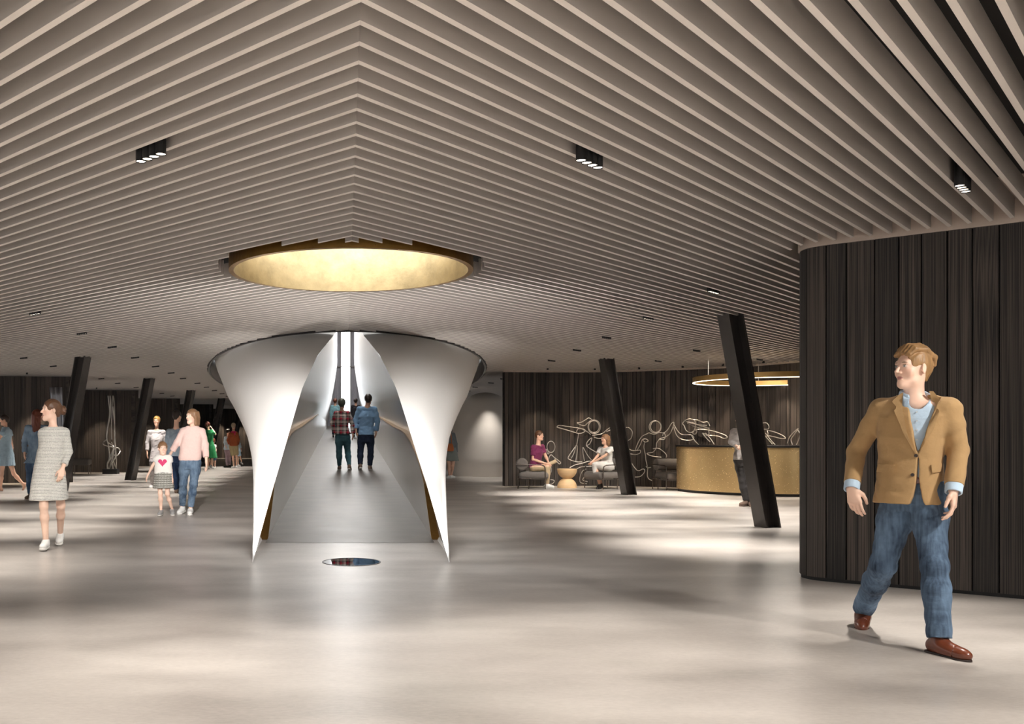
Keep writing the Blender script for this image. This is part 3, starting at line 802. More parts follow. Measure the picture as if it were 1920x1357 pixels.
def paint_body(me, pos, Hd, s, skin, face=True, lips=(.58, .28, .25), brow=(.16, .09, .05), iris=(.10, .13, .16)):
    c = np.asarray(Hd['c'], float); Rm = frame(Hd['fw'], Hd.get('up', (0, 0, 1)))
    q = (pos-c)@Rm/s; x, y, z = q[:, 0], q[:, 1], q[:, 2]
    col = np.repeat(skin[None], len(pos), 0).copy()
    col *= (1+.10*np.sin(pos[:, :1]*23+1)*np.sin(pos[:, 2:]*19))
    def blend(m, cc):
        m = np.clip(m, 0, 1)[:, None]; col[:] = col*(1-m)+np.array(cc)*m
    hd = np.linalg.norm(q, axis=1) < .18
    e = lambda x0, z0, a, b: ((np.abs(x)-x0)/a)**2+((z-z0)/b)**2
    front = (y > .045) & hd
    if not face: paint(me, np.clip(col, 0, 1)); return
    blend(front*np.clip(1.5-e(.040, -.03, .026, .022), 0, .35), np.array(skin)*np.array([1.0, .80, .76]))
    blend(front*np.clip((1.25-e(.0, -.0595, .019, .0098))*4, 0, 1)*(y > .07), lips)
    blend(front*np.clip((1.2-e(.031, .033+.0*x, .016, .0032))*3, 0, .75), brow)
    eye = front*np.clip((1.15-e(.031, .0105, .0125, .0052))*5, 0, 1)*(y > .06)
    blend(eye, (.62, .60, .58)); blend(eye*np.clip((1.2-e(.031, .0105, .0052, .0056))*4, 0, 1), iris)
    blend(front*np.clip((1.2-e(.031, .0178, .0155, .0022))*4, 0, .8), np.array(brow)*.6)
    paint(me, np.clip(col, 0, 1))
def add_hand(B, wr, d, nrm, s, curl=25, thumb=1, spread=1.0, fingers=True):
    """wr wrist, d finger direction, nrm back of the hand; thumb=+1 puts the thumb on the side d x nrm"""
    d = _n(d); nrm = _n(np.asarray(nrm, float)-d*(np.asarray(nrm, float)@d)); side = np.cross(d, nrm)*thumb
    w = np.asarray(wr, float)
    kn = []
    for i, (o, Ln, r) in enumerate(((.030, .090, .0130), (.010, .094, .0135), (-.010, .090, .013), (-.028, .082, .0115))):
        b = w+d*Ln*s+side*o*s*spread; kn.append(b)
        B.cone(w+side*o*.45*s+d*.005, b, .0165*s, r*s, .014)
    if not fingers: return
    for i, (b, seg) in enumerate(zip(kn, ((.040, .026, .020), (.045, .029, .022), (.042, .027, .021), (.033, .021, .018)))):
        a = curl*(.75+.12*i); p = b; ang = a*.6
        for j, L in enumerate(seg):
            dd = d*math.cos(R(ang))-nrm*math.sin(R(ang)); q = p+dd*L*s
            B.cone(p, q, (.0092-.0009*j)*s, (.0086-.0009*j)*s, .004); p = q; ang += a*(.9 if j == 0 else .7)
    t0 = w+d*.022*s+side*.022*s
    t1 = t0+(d*.62+side*.62-nrm*.35)*.042*s; t2 = t1+(d*.90+side*.22-nrm*.30)*.034*s; t3 = t2+(d*.93-side*.02-nrm*.30)*.026*s
    B.cone(t0, t1, .0165*s, .0125*s, .012); B.cone(t1, t2, .0112*s, .0098*s, .006); B.cone(t2, t3, .0098*s, .0082*s, .004)
def shoe(parent, an, toe_dir, s, m, sole_m, vox, pitch=0.0, style='sneaker', ground=0.0, name='shoe'):
    """an: ankle joint; toe_dir: ground direction; pitch>0 lifts the heel"""
    t = _n([toe_dir[0], toe_dir[1], 0]); x = np.array([t[1], -t[0], 0]); up = np.array([0, 0, 1.0])
    cp, sp_ = math.cos(R(pitch)), math.sin(R(pitch))
    f = t*cp-up*sp_; u = up*cp+t*sp_
    an = np.asarray(an, float); o = an-u*.085*s
    W_ = lambda a, b, c: o+x*a*s+f*b*s+u*c*s
    Rm = np.stack([x, f, u], 1)
    B = Solid()
    B.ell(W_(0, -.035, .042), np.array([.036, .048, .045])*s, Rm, .02)
    B.cone(W_(0, -.005, .09), W_(0, .02, .05), .042*s, .040*s, .03)
    B.cone(W_(0, .02, .05), W_(.004, .13, .027), .040*s, .026*s, .03)
    B.ell(W_(.004, .125, .030), np.array([.042 if style == 'sneaker' else .040, .062 if style == 'sneaker' else .070, .036])*s, Rm, .03)
    B.ell(W_(.002, .05, .035), np.array([.040, .07, .036])*s, Rm, .03)
    if style == 'sneaker':
        for q in range(4): B.cone(W_(-.022, .045+.021*q, .071-.010*q), W_(.022, .045+.021*q, .071-.010*q), .0045*s, .0045*s, .002)
    else:
        for q in range(3): B.cone(W_(-.018, .045+.018*q, .069-.009*q), W_(.018, .045+.018*q, .069-.009*q), .003*s, .003*s, .002)
        B.fn(lambda P: np.abs((P-W_(0, .108, 0))@f)-.0012*s, W_(0, .108, .03), .09*s, .004)
    B.cut(W_(0, 0, .008), -u); B.cut(W_(0, 0, .098), u)
    me, _ = B.mesh(name, vox, 1)
    o_ = put(name, me, m, parent)
    Q = Solid()
    Q.cone(W_(0, -.050, .0), W_(0, .04, .0), .037*s, .036*s, .01).cone(W_(0, .04, 0), W_(.004, .130, 0), .034*s, .039*s, .02).ell(W_(.004, .130, 0), np.array([.044 if style == 'sneaker' else .038, .058 if style == 'sneaker' else .062, .05])*s, Rm, .02)
    Q.cut(W_(0, 0, .012), u); Q.cut(W_(0, 0, -.014 if style == 'sneaker' else -.008), -u)
    if style != 'sneaker':
        Q.cone(W_(0, -.05, -.02), W_(0, -.015, -.02), .034*s, .034*s, 0); Q.cut(W_(0, 0, -.026), -u); Q.cut(W_(0, 0, .010), u)
    me, _ = Q.mesh('sole', vox, 1)
    put('sole', me, sole_m, o_)
    return o_
def shift_children(root):
    """move meshes made in world coordinates under the root at its own place"""
    L = root.location
    def rec(o):
        for ch in o.children:
            if ch.type == 'MESH' and not ch.get('_s'):
                n = len(ch.data.vertices); a = np.empty(n*3, np.float32); ch.data.vertices.foreach_get('co', a)
                a = a.reshape(-1, 3)-np.array(L, np.float32); ch.data.vertices.foreach_set('co', a.ravel()); ch.data.update()
                ch['_s'] = 1
            rec(ch)
    rec(root)
    def clean(o):
        for ch in o.children:
            if '_s' in ch: del ch['_s']
            clean(ch)
    clean(root)
def FOLD(a, f):
    """irregular soft creases in cloth"""
    def g(P, D):
        x, y, z = P[..., 0], P[..., 1], P[..., 2]
        w = np.sin(z*f+4*np.sin(x*7+z*3)+3*np.sin(y*8+1))+.7*np.sin(z*f*1.7-x*f*.9+2*np.sin(y*13+z*5))+.5*np.sin((x+y)*f*1.3+3*np.sin(z*9))
        return D+a*(1-np.abs(w)*.9)
    return g
def person(label, Y, J, s=1.0, sex='f', head=None, skin=SKIN, hair=None, top=None, bottom=None, shoes=None, hands=None, vox=None, floor=0.0, group=None, root_px=None, extra=None, face=True):
    """J: joints as pixel positions with a depth offset: (px, py, dy).  a = the side on the left of the picture, b = the right"""
    pc = (J['sh_a'][0]+J['sh_b'][0])/2; phi = math.atan((pc-CX)/F)            # turn the figure square to the line of sight
    g = lambda k: np.array(at(J[k][0], J[k][1], Y-(J[k][0]-pc)/F*Y*math.tan(phi)+(J[k][2] if len(J[k]) > 2 else 0)))
    j = {k: g(k) for k in J}
    vox = vox or max(.0045, Y/1710*.9)
    hipc = (j['hip_a']+j['hip_b'])/2; shc = (j['sh_a']+j['sh_b'])/2
    rx = _n((j['sh_b']-j['sh_a'])*np.array([1, 1, 0])); hx = _n((j['hip_b']-j['hip_a'])*np.array([1, 1, 0]))
    if abs(hx@rx) < .3: hx = rx
    root = empty('person', ((j['an_a'][0]+j['an_b'][0])/2, (j['an_a'][1]+j['an_b'][1])/2, floor), label=label, cat='person', group=group)
    sw = np.linalg.norm((j['sh_b']-j['sh_a'])[:2])/2
    fem = sex == 'f'
    H = dict(c=np.array(at(head['px'][0], head['px'][1], Y+head.get('dy', 0))), fw=(math.sin(R(head['yaw'])-phi), -math.cos(R(head['yaw'])-phi), -math.sin(R(head.get('nod', 0)))), jaw=head.get('jaw', .92 if fem else 1.05), nk=.74 if fem else .92)
    hs = head.get('s', s)
    lean = lambda t: hipc+(shc-hipc)*t
    base = [(-.11, .120, .095), (0, .160 if not fem else .168, .115), (.40, .142 if not fem else .122, .095), (.72, .165 if not fem else .140, .112), (.84, .80*sw/s, .095), (.93, .62*sw/s, .075), (1.06, .070, .060)]
    def stations(off, lo_t=None, wide=1.0, deep=1.0, top_t=1.05):
        out = []
        for t, w, d in base:
            if lo_t is not None and t < lo_t: continue
            if t > top_t: continue
            out.append((lean(t), w*s*wide+off, d*s*deep+off))
        return out
    # ---- the body: one continuous surface
    B = Solid()
    B.loft(stations(-.014, wide=.90, deep=.92), rx, .03, rnd=.0)
    neck = shc+np.array([0, 0, .045*s])+(np.asarray(H['c'])-shc)*np.array([.35, .35, 0])
    for sd in ('a', 'b'):
        sh, el, wr = j['sh_'+sd], j['el_'+sd], j['wr_'+sd]
        B.cone(neck-np.array([0, 0, .02*s]), sh, .046*s, .042*s, .05)
        m1 = el+(wr-el)*.25
        B.limb([sh, sh+(el-sh)*.35, el, m1, wr], [.046*s, .045*s, .035*s, .037*s, .024*s] if not fem else [.040*s, .037*s, .030*s, .032*s, .021*s], .02)
        hp, kn, an = j['hip_'+sd], j['kn_'+sd], j['an_'+sd]
        B.limb([hp, hp+(kn-hp)*.3, kn, kn+(an-kn)*.34, an], [.078*s, .074*s, .046*s, .0465*s, .031*s], .03)
        hd = (hands or {}).get(sd, {})
        dflt = _n(wr-el)
        d = np.array(hd.get('d', dflt)); nr = np.array(hd.get('n', (rx*(-1 if sd == 'a' else 1))*.9+np.array([0, -.3, 0])))
        add_hand(B, wr, d, nr, s*(1.0 if not fem else .9), hd.get('curl', 22), hd.get('thumb', 1 if sd == 'a' else -1))
        if shoes is None or shoes.get('bare'):
            tdir = _n(list((shoes or {}).get('toe_'+sd, (0, -1)))+[0]); pt = (shoes or {}).get('pitch_'+sd, 0)
            f = tdir*math.cos(R(pt))-np.array([0, 0, 1])*math.sin(R(pt)); u = np.cross(np.cross(tdir, (0, 0, 1)), f)
            o = an-u*.06*s
            B.cone(an, o+f*.05*s, .033*s, .030*s, .02).cone(o+f*.03*s, o+f*.14*s-u*.006*s, .030*s, .016*s, .02).cone(an, o-f*.035*s, .03*s, .028*s, .02).cone(o+f*.10*s-u*.006*s, o+f*.175*s-u*.010*s, .024*s, .014*s, .02)
    add_head(B, H, hs, neck, face)
    me, pos = B.mesh('body', vox, 1)
    paint_body(me, pos, H, hs, skin, face, **head.get('paint', {}))
    put('body', me, M['skin'], root)
    # ---- hair
    c = np.asarray(H['c']); Rm = frame(H['fw'])
    Wh = lambda x, y, z: c+Rm@(np.array([x, y, z])*hs)
    if hair:
        Hh = Solid(); th = max(hair.get('t', .012), vox*1.25/hs)
        Hh.ell(Wh(0, -.014, .036), np.array([.074+th, .094+th, .088+th])*hs, Rm, .01)
        st = hair.get('style', 'short')
        if st in ('short', 'swept'):
            Hh.cone(Wh(0, -.07, .0), Wh(0, -.055, -.055), .052*hs, .040*hs, .03)
        if st == 'swept':
            for q in range(9):
                x = -.055+.0138*q
                Hh.limb([Wh(x*.9, .070, .096-abs(x)*.3), Wh(x*.95, .035, .132-abs(x)*.35), Wh(x, -.04, .138-abs(x)*.5), Wh(x*.95, -.100, .085-abs(x)*.3), Wh(x*.8, -.112, .02)], [.013*hs, .018*hs, .017*hs, .016*hs, .010*hs], .010)
        if st in ('bun', 'pony', 'long', 'bob'):
            Hh.cone(Wh(0, -.07, .01), Wh(0, -.06, -.05), .055*hs, .040*hs, .03)
        if st == 'bun':
            bp_ = Wh(0, -.125, hair.get('bz', .0))
            Hh.ell(bp_, np.array([.050, .042, .050])*hs, Rm, .012)
            for q in range(7):
                a = 2*math.pi*q/7; Hh.ell(bp_+Rm@(np.array([(.034)*math.cos(a), -.016, .034*math.sin(a)])*hs), np.array([.022, .022, .022])*hs, Rm, .006)
        if st == 'pony':
            Hh.limb([Wh(0, -.10, .03), Wh(0, -.125, .0), Wh(0, -.12, -.07), Wh(0, -.10, -.16)], [.028*hs, .030*hs, .030*hs, .014*hs], .02)
        if st in ('long', 'bob'):
            L = hair.get('len', -.14 if st == 'bob' else -.32)
            for x in (-1, 1):
                for q in range(4):
                    Hh.limb([Wh(x*.066, .004-.026*q, .07), Wh(x*(.082-.006*q), -.004-.030*q, -.02), Wh(x*(.078-.012*q), -.012-.030*q, L*.6), Wh(x*(.062-.013*q), -.024-.026*q, L-.012*q)], [.022*hs, .020*hs, .021*hs, .008*hs], .014)
            Hh.cone(Wh(0, -.075, -.0), Wh(0, -.085, L*.9), .06*hs, .035*hs, .03)
        # leave the face and ears free
        lo = hair.get('line', .060)
        Hh.ell(Wh(0, .115, lo-.105), np.array([.072, .095, .112])*hs, Rm, .012, 'sub')
        if st in ('short', 'swept', 'bun', 'pony'):
            for x in (-1, 1): Hh.ell(Wh(x*.085, .012, -.045), np.array([.035, .034, .062])*hs, Rm, .008, 'sub')
        if st in ('short', 'swept', 'bun', 'pony'):
            Hh.cut(Wh(0, 0, -.075), -Rm[:, 2])
        if hair.get('extra'): hair['extra'](Hh, Wh, hs)
        Hh.disp = lambda P, D: D+.0016*hs*np.sin(((P-c)@Rm)[..., 0]*(260/hs)+((P-c)@Rm)[..., 2]*40)
        me, _ = Hh.mesh('hair', vox*.9, 1); put('hair', me, hair['m'], root)
    # ---- upper garment
    if top:
        T = Solid(); off = top.get('off', .010)
        st = stations(off, lo_t=top.get('lo_t', .0), wide=top.get('wide', 1), deep=top.get('deep', 1), top_t=.94)
        if 'stations' in top:                                   # explicit rows: (py, px centre, half width, half depth)
            st = [(np.array([(r[1]-CX)/F*Y, hipc[1]+(shc[1]-hipc[1])*0+top.get('dy', 0)+(r[4] if len(r) > 4 else 0), EYE-(r[0]-CY)/F*Y]), r[2], r[3]) for r in top['stations']]
        else:
            hz = EYE-(top['hem']-CY)/F*Y
            lowc = lean((hz-hipc[2])/max(.05, (shc-hipc)[2])) if hz < shc[2] else hipc
            st = [t for t in st if t[0][2] > hz+.03]
            st = [(np.array([lowc[0], lowc[1], hz]), top.get('hem_w', .17*s+off), top.get('hem_d', .125*s+off))]+st
        T.loft(st, rx, .02, fold=top.get('fold', (0, 0, 0)))
        T.ell(neck-np.array([0, 0, .050*s]), np.array([.085*s, .070*s, .045*s]), None, .04)
        for sd in ('a', 'b'):
            sh, el, wr = j['sh_'+sd], j['el_'+sd], j['wr_'+sd]
            T.cone(neck-np.array([0, 0, .025*s]), sh, .040*s+off*.6, .042*s+off, .05)
            f = top.get('sleeve', 1.0); r0, r1, r2 = [v*s+off for v in top.get('arm_r', (.048, .040, .032) if not fem else (.041, .034, .027))]
            A = Solid()
            if f > .5:
                e = el+(wr-el)*(f-.5)*2
                A.limb([sh, sh+(el-sh)*.4, el, e+_n(wr-el)*.02], [r0, r0*.98, r1, r1+(r2-r1)*(f-.5)*2], .02); nrm = _n(wr-el)
            else:
                e = sh+(el-sh)*f*2; A.limb([sh, e+_n(el-sh)*.02], [r0, r0*(1+top.get('cap', .1))], .02); nrm = _n(el-sh)
            if f > .5: A.fn(lambda P, e=e, nrm=nrm: np.maximum(-((P-e)@nrm), np.linalg.norm(P-e, axis=-1)-.12), e, .13, 0.0, 'sub')
            else: A.cut(e, nrm)
            T.merge(A, .03)
        # neckline
        nl = top.get('neck', .0)
        fwd = np.array([rx[1], -rx[0], 0]); fwd = fwd if fwd@np.array([H['fw'][0], H['fw'][1], 0]) > -.2 or top.get('noflip') else fwd
        T.cone(neck-np.array([0, 0, .015*s])+fwd*nl*s, neck+np.array([0, 0, .12*s])+fwd*nl*s, (.062 if fem else .064)*s*top.get('nw', 1), .075*s*top.get('nw', 1), .006, 'sub')
        if top.get('collar'):
            Tc = Solid(); Tc.cone(neck-np.array([0, 0, .03*s]), neck+np.array([0, 0, .030*s]), .072*s, .066*s, 0); Tc.cone(neck-np.array([0, 0, .1*s]), neck+np.array([0, 0, .1*s])+fwd*.02, .060*s, .062*s, .004, 'sub')
            Tc.cut(neck+np.array([0, 0, .032*s]), (0, 0, 1)); Tc.cut(neck-np.array([0, 0, .04*s]), (0, 0, -1))
            me, _ = Tc.mesh('collar', vox, 1); put('collar', me, top['collar'], root)
        if top.get('mod'): top['mod'](T, j, neck, rx, fwd, s)
        T.disp = FOLD(top.get('wr', .003), top.get('wf', 38))
        me, _ = T.mesh(top.get('name', 'top'), vox, 1)
        tob = put(top.get('name', 'top'), me, top['m'], root)
    # ---- lower garment
    if bottom:
        Q = Solid(); off = bottom.get('off', .010); kind = bottom['kind']
        if kind in ('trousers', 'shorts'):
            lo = [(lean(-.19), .125*s+off, .105*s+off), (lean(0), .165*s+off, .118*s+off), (lean(.16), .150*s+off, .106*s+off)]
            Q.loft(lo, hx, .04)
            fr = bottom.get('end', .93)
            for sd in ('a', 'b'):
                hp, kn, an = j['hip_'+sd], j['kn_'+sd], j['an_'+sd]
                r0, r1, r2 = [v*s+off for v in bottom.get('leg_r', (.084, .058, .046))]
                A = Solid()
                if kind == 'trousers':
                    e = kn+(an-kn)*fr; nrm = _n(an-kn); A.limb([hp, hp+(kn-hp)*.35, kn, kn+(an-kn)*.35, e+nrm*.02], [r0, r0*.97, r1, r1*1.02, r2], .035)
                else:
                    e = hp+(kn-hp)*fr; nrm = _n(kn-hp); A.limb([hp, e+nrm*.02], [r0, r1+.012], .035)
                A.fn(lambda P, e=e, nrm=nrm: np.maximum(-((P-e)@nrm), np.linalg.norm(P-e, axis=-1)-.13), e, .14, 0.0, 'sub')
                Q.merge(A, .035)
            hz = lean(bottom.get('waist', .15))
            Q.cut(hz, (0, 0, 1))
        else:
            rows = bottom['stations']
            Q.loft([(np.array([(r[1]-CX)/F*Y, hipc[1]+(r[4] if len(r) > 4 else 0), EYE-(r[0]-CY)/F*Y]), r[2], r[3]) for r in rows], hx, .01, fold=bottom.get('fold', (7, .035, rows[-1][0])) if False else bottom.get('fold', (0, 0, 0)))
        Q.disp = FOLD(bottom.get('wr', .003), bottom.get('wf', 34))
        me, _ = Q.mesh(bottom.get('name', kind), vox, 1); put(bottom.get('name', kind), me, bottom['m'], root)
    if shoes and not shoes.get('bare'):
        for sd in ('a', 'b'):
            shoe(root, j['an_'+sd], shoes.get('toe_'+sd, (0, -1)), s*shoes.get('s', 1), shoes['m'], shoes.get('sole', shoes['m']), vox, shoes.get('pitch_'+sd, 0), shoes.get('style', 'sneaker'))
    if extra: extra(root, j, neck, rx, H, hs, vox)
    shift_children(root)
    return root, j, H
from mathutils.bvhtree import BVHTree
def bvh(o, rootloc):
    me = o.data; n = len(me.vertices); a = np.empty(n*3, np.float32); me.vertices.foreach_get('co', a); a = a.reshape(-1, 3)+np.array(rootloc)
    return BVHTree.FromPolygons([tuple(v) for v in a], [tuple(p.vertices) for p in me.polygons])
def patch(name, tree, rows, m, parent, lift=.004, thick=.004):
    """thin sewn-on piece: a grid of pixel positions laid on the garment's real surface"""
    O = Vector((0, 0, EYE)); nu_, nv_ = len(rows), len(rows[0])
    D = np.full((nu_, nv_), np.nan)
    for i, r in enumerate(rows):
        for k, (px, py) in enumerate(r):
            h = tree.ray_cast(O, (at(px, py, 1)-O).normalized())[0]
            if h is not None: D[i, k] = (h-O).length
    ok = ~np.isnan(D); near = np.quantile(D[ok], .3); ok &= np.where(np.isnan(D), False, np.abs(np.nan_to_num(D)-near) < .11)
    src = np.argwhere(ok)
    for i in range(nu_):
        for k in range(nv_):
            if not ok[i, k]:                            # the ray passed the edge: take the depth of the nearest hit
                q = src[np.argmin((src[:, 0]-i)**2*4+(src[:, 1]-k)**2)]; D[i, k] = D[q[0], q[1]]
    for _ in range(3):
        E = np.pad(D, 1, mode='edge'); D = (E[:-2, 1:-1]+E[2:, 1:-1]+E[1:-1, :-2]+E[1:-1, 2:]+2*D)/6
    L = parent.location; up, dn = [], []
    for i in range(nu_):
        a, b = [], []
        for k in range(nv_):
            d = (at(*rows[i][k], 1)-O).normalized()
            a.append(tuple(O+d*(D[i, k]-lift-thick)-L)); b.append(tuple(O+d*(D[i, k]-lift+.006)-L))
        up.append(a); dn.append(b)
    b = MB(); nv = len(up[0]); nu = len(up); b.quadstrip(up)
    edge = lambda A: [A[0][k] for k in range(nv)]+[A[i][-1] for i in range(1, nu)]+[A[-1][k] for k in range(nv-2, -1, -1)]+[A[i][0] for i in range(nu-2, 0, -1)]
    b.quadstrip([edge(up), edge(dn)], close_v=True)
    return smooth_by_angle(b.build(name, m, parent), 50)
def bilin(q, nu, nv):
    """grid inside a four-sided outline: q = (p00, p01, p11, p10) or left/right edge polylines"""
    (a, b, c, d) = q; out = []
    for i in range(nu+1):
        t = i/nu; p0 = (a[0]+(d[0]-a[0])*t, a[1]+(d[1]-a[1])*t); p1 = (b[0]+(c[0]-b[0])*t, b[1]+(c[1]-b[1])*t)
        out.append([(p0[0]+(p1[0]-p0[0])*k/nv, p0[1]+(p1[1]-p0[1])*k/nv) for k in range(nv+1)])
    return out
def between(left, right, nu, nv):
    def samp(P, t):
        L = [0]
        for a, b in zip(P, P[1:]): L.append(L[-1]+math.hypot(b[0]-a[0], b[1]-a[1]))
        s_ = t*L[-1]
        for i in range(len(P)-1):
            if s_ <= L[i+1]+1e-9:
                u = (s_-L[i])/max(1e-9, L[i+1]-L[i]); return (P[i][0]+(P[i+1][0]-P[i][0])*u, P[i][1]+(P[i+1][1]-P[i][1])*u)
        return P[-1]
    out = []
    for i in range(nu+1):
        a, b = samp(left, i/nu), samp(right, i/nu)
        out.append([(a[0]+(b[0]-a[0])*k/nv, a[1]+(b[1]-a[1])*k/nv) for k in range(nv+1)])
    return out
# ---------------------------------------------------------------- the person in the tan blazer, near right
M['tan'] = cloth('tan_cotton', (172, 140, 98), var=.10, bump=.35, bscale=9)
M['tan_dark'] = cloth('tan_cotton_edge', (140, 102, 56), var=.08, bump=.2)
M['blue_shirt'] = cloth('pale_blue_shirt', (186, 208, 228), .8, var=.08, bump=.3, bscale=12)
M['jeans'] = denim('blue_denim', (14, 22, 40), (112, 136, 162))
M['brown_leather'] = mat('brown_leather', srgb(104, 52, 32), .28, var=.25, scale=9, coat=.3)
M['dark_sole'] = mat('dark_sole', srgb(38, 24, 18), .5)
M['horn'] = mat('dark_horn_button', srgb(44, 28, 20), .35)
M['hair_blond'] = hair_mat('dark_blond_hair', (150, 116, 78))
def jacket_open(T, j, neck, rx, fwd, s):
    """the V opening above the button and the cut-away below it"""
    Y_ = 5.62
    zb = EYE-(852-CY)/F*Y_; zt = EYE-(738-CY)/F*Y_; zh = EYE-(945-CY)/F*Y_
    mid = (j['hip_a']+j['hip_b']+j['sh_a']+j['sh_b'])/4; ry = np.array([-rx[1], rx[0], 0])
    u0 = (np.array(at(1717, 852, Y_-.13))-mid)@rx
    def f(P):
        z = P[..., 2]; u = (P-mid)@rx-u0; v = (P-mid)@ry
        c = np.interp(z, [zh, zb, zt], [-.002, 0, .012])
        w = np.interp(z, [zh-.05, zh, zh+.05, zh+.12, zb-.02, zb, zb+.03, zt, zt+.1], [.07, .042, .022, .010, .001, -.004, .008, .088, .11])
        return np.maximum(np.abs(u-c)-w, v+.02)
    T.fn(f, mid-ry*.1, .8, .008, 'sub')
def man_extra(root, j, neck, rx, H, hs, vox):
    # shirt: chest, collar wings and cuffs
    S = Solid(); Y_ = 5.66
    rows = [(925, 1712, .150, .118), (880, 1711, .140, .112), (820, 1712, .148, .118), (785, 1715, .160, .112), (765, 1716, .140, .090), (748, 1719, .075, .072)]
    S.loft([(np.array([(r[1]-CX)/F*Y_, j['hip_a'][1]*.5+j['hip_b'][1]*.5-.006, EYE-(r[0]-CY)/F*Y_]), r[2], r[3]) for r in rows], rx, .02)
    S.cone(neck-np.array([0, 0, .05]), neck+np.array([0, -.006, .030]), .092, .086, .02)
    S.cone(neck-np.array([0, .035, .035]), neck+np.array([0, -.012, .14]), .064, .080, .006, 'sub')
    S.cut(neck+np.array([0, 0, .058]), (0, -.25, 1))
    S.disp = FOLD(.0022, 30)
    me, _ = S.mesh('shirt', vox, 1); sh = put('shirt', me, M['blue_shirt'], root)
    for sd in ('a', 'b'):
        el, wr = j['el_'+sd], j['wr_'+sd]; d = _n(wr-el); e0 = el+(wr-el)*.86; e1 = wr+d*.018
        Cf = Solid(); Cf.cone(e0, e1, .047, .045, 0); Cf.cut(e1, d); Cf.cone(e1-d*.006, e1+d*.06, .036, .038, .002, 'sub')
        me, _ = Cf.mesh('cuff', vox, 1); put('cuff', me, M['blue_shirt'], root)
    Bl = Solid(); Yb = 5.66; zb = EYE-(899-CY)/F*Yb; cx = (1713-CX)/F*Yb; cy = (j['hip_a'][1]+j['hip_b'][1])/2
    Bl.loft([(np.array([cx, cy, zb-.019]), .160, .132), (np.array([cx, cy, zb+.019]), .160, .132)], rx, 0)
    me, _ = Bl.mesh('belt', vox, 1); bl = put('belt', me, M['brown_leather'], root)
    MB().box((cx, cy-.137, zb), (.042, .012, .036)).build('buckle', M['brass'], bl, bevel=.003)
man, mj, mH = person('person striding in a tan blazer, pale blue shirt, blue jeans and brown leather shoes', 5.66, dict(
    sh_a=(1653, 766), sh_b=(1779, 766), el_a=(1606, 846, .03), el_b=(1797, 844, .02), wr_a=(1597, 914, -.12), wr_b=(1788, 919, -.10),
    hip_a=(1691, 926), hip_b=(1738, 926), kn_a=(1655, 1060, -.03), kn_b=(1752, 1060, -.12), an_a=(1618, 1142, .32), an_b=(1762, 1198, -.20)),
    s=1.06, sex='m', vox=.0042, head=dict(px=(1711, 691), yaw=-47, nod=-1, s=1.03, jaw=.96, paint=dict(brow=(.17, .10, .06), lips=(.50, .21, .19))), skin=SKIN_PALE,
    hair=dict(style='swept', m=M['hair_blond'], t=.005, line=.086),
    top=dict(m=M['tan'], name='blazer', sleeve=.94, off=.012, wr=.0018, wf=30, arm_r=(.050, .040, .036), noflip=True,
             stations=[(943, 1704, .194, .150), (900, 1706, .180, .142), (858, 1707, .172, .136), (820, 1709, .184, .144), (780, 1715, .212, .136), (762, 1716, .212, .100), (750, 1717, .160, .085), (741, 1719, .10, .075)],
             mod=jacket_open, nw=1.12, neck=.02),
    bottom=dict(kind='trousers', name='jeans', m=M['jeans'], end=.99, off=.010, leg_r=(.086, .058, .052), wr=.0035, wf=24, waist=.2),
    shoes=dict(m=M['brown_leather'], sole=M['dark_sole'], style='oxford', toe_a=(-.60, -1), toe_b=(.30, -1), pitch_a=14, s=.98),
    hands=dict(a=dict(d=(.05, -.25, -1), n=(-.75, -.62, .1), curl=34, thumb=-1), b=dict(d=(-.12, -.2, -1), n=(.75, -.62, .1), curl=34, thumb=1)),
    extra=man_extra)
kid = {c.name.split('.')[0]: c for c in man.children}
tr = bvh(kid['blazer'], man.location)
# lapels, pockets and buttons lie on the blazer
patch('lapel', tr, between([(1688, 738), (1672, 752), (1682, 764), (1676, 769), (1694, 812), (1715, 850)], [(1694, 735), (1692, 752), (1692, 764), (1693, 770), (1702, 815), (1717, 850)], 24, 4), M['tan'], kid['blazer'] if False else man, .006, .008)
patch('lapel', tr, between([(1742, 733), (1748, 752), (1747, 764), (1746, 772), (1737, 815), (1719, 850)], [(1750, 733), (1765, 752), (1754, 764), (1762, 769), (1750, 806), (1721, 850)], 24, 4), M['tan'], man, .006, .011)
patch('pocket_flap', tr, bilin(((1646, 869), (1680, 871), (1676, 886), (1643, 884)), 6, 8), M['tan'], man, .006, .011)
patch('pocket_flap', tr, bilin(((1746, 871), (1766, 868), (1766, 884), (1748, 886)), 6, 8), M['tan'], man, .006, .011)
patch('breast_pocket', tr, bilin(((1650, 783), (1683, 783), (1685, 790), (1651, 791)), 3, 8), M['tan'], man, .003, .004)
def button(px, py, tree, parent, m, r=.0105):
    O = Vector((0, 0, EYE)); d = (at(px, py, 1)-O).normalized(); h = tree.ray_cast(O, d)
    if h[0] is None: return
    q = Vector((0, 0, 1)).rotation_difference(-d).to_matrix()
    b = MB().lathe([(r, 0), (r, .006), (r*.7, .006), (r*.6, .004)], n=14); b.V = [tuple(q @ Vector(v)+h[0]-d*.001-parent.location) for v in b.V]
    b.build('button', m, parent)
button(1717.5, 854, tr, man, M['horn']); button(1711, 890, tr, man, M['horn'])
trs = bvh(kid['shirt'], man.location)
M['shirt_button'] = mat('pearl_button', srgb(214, 222, 228), .3)
for y_ in (772, 789, 806, 824): button(1719, y_, trs, man, M['shirt_button'], .0055)
patch('collar_wing', trs, between([(1694, 731), (1694, 745), (1695, 757)], [(1702, 734), (1707, 746), (1696, 758)], 6, 4), M['blue_shirt'], man, .006, .005)
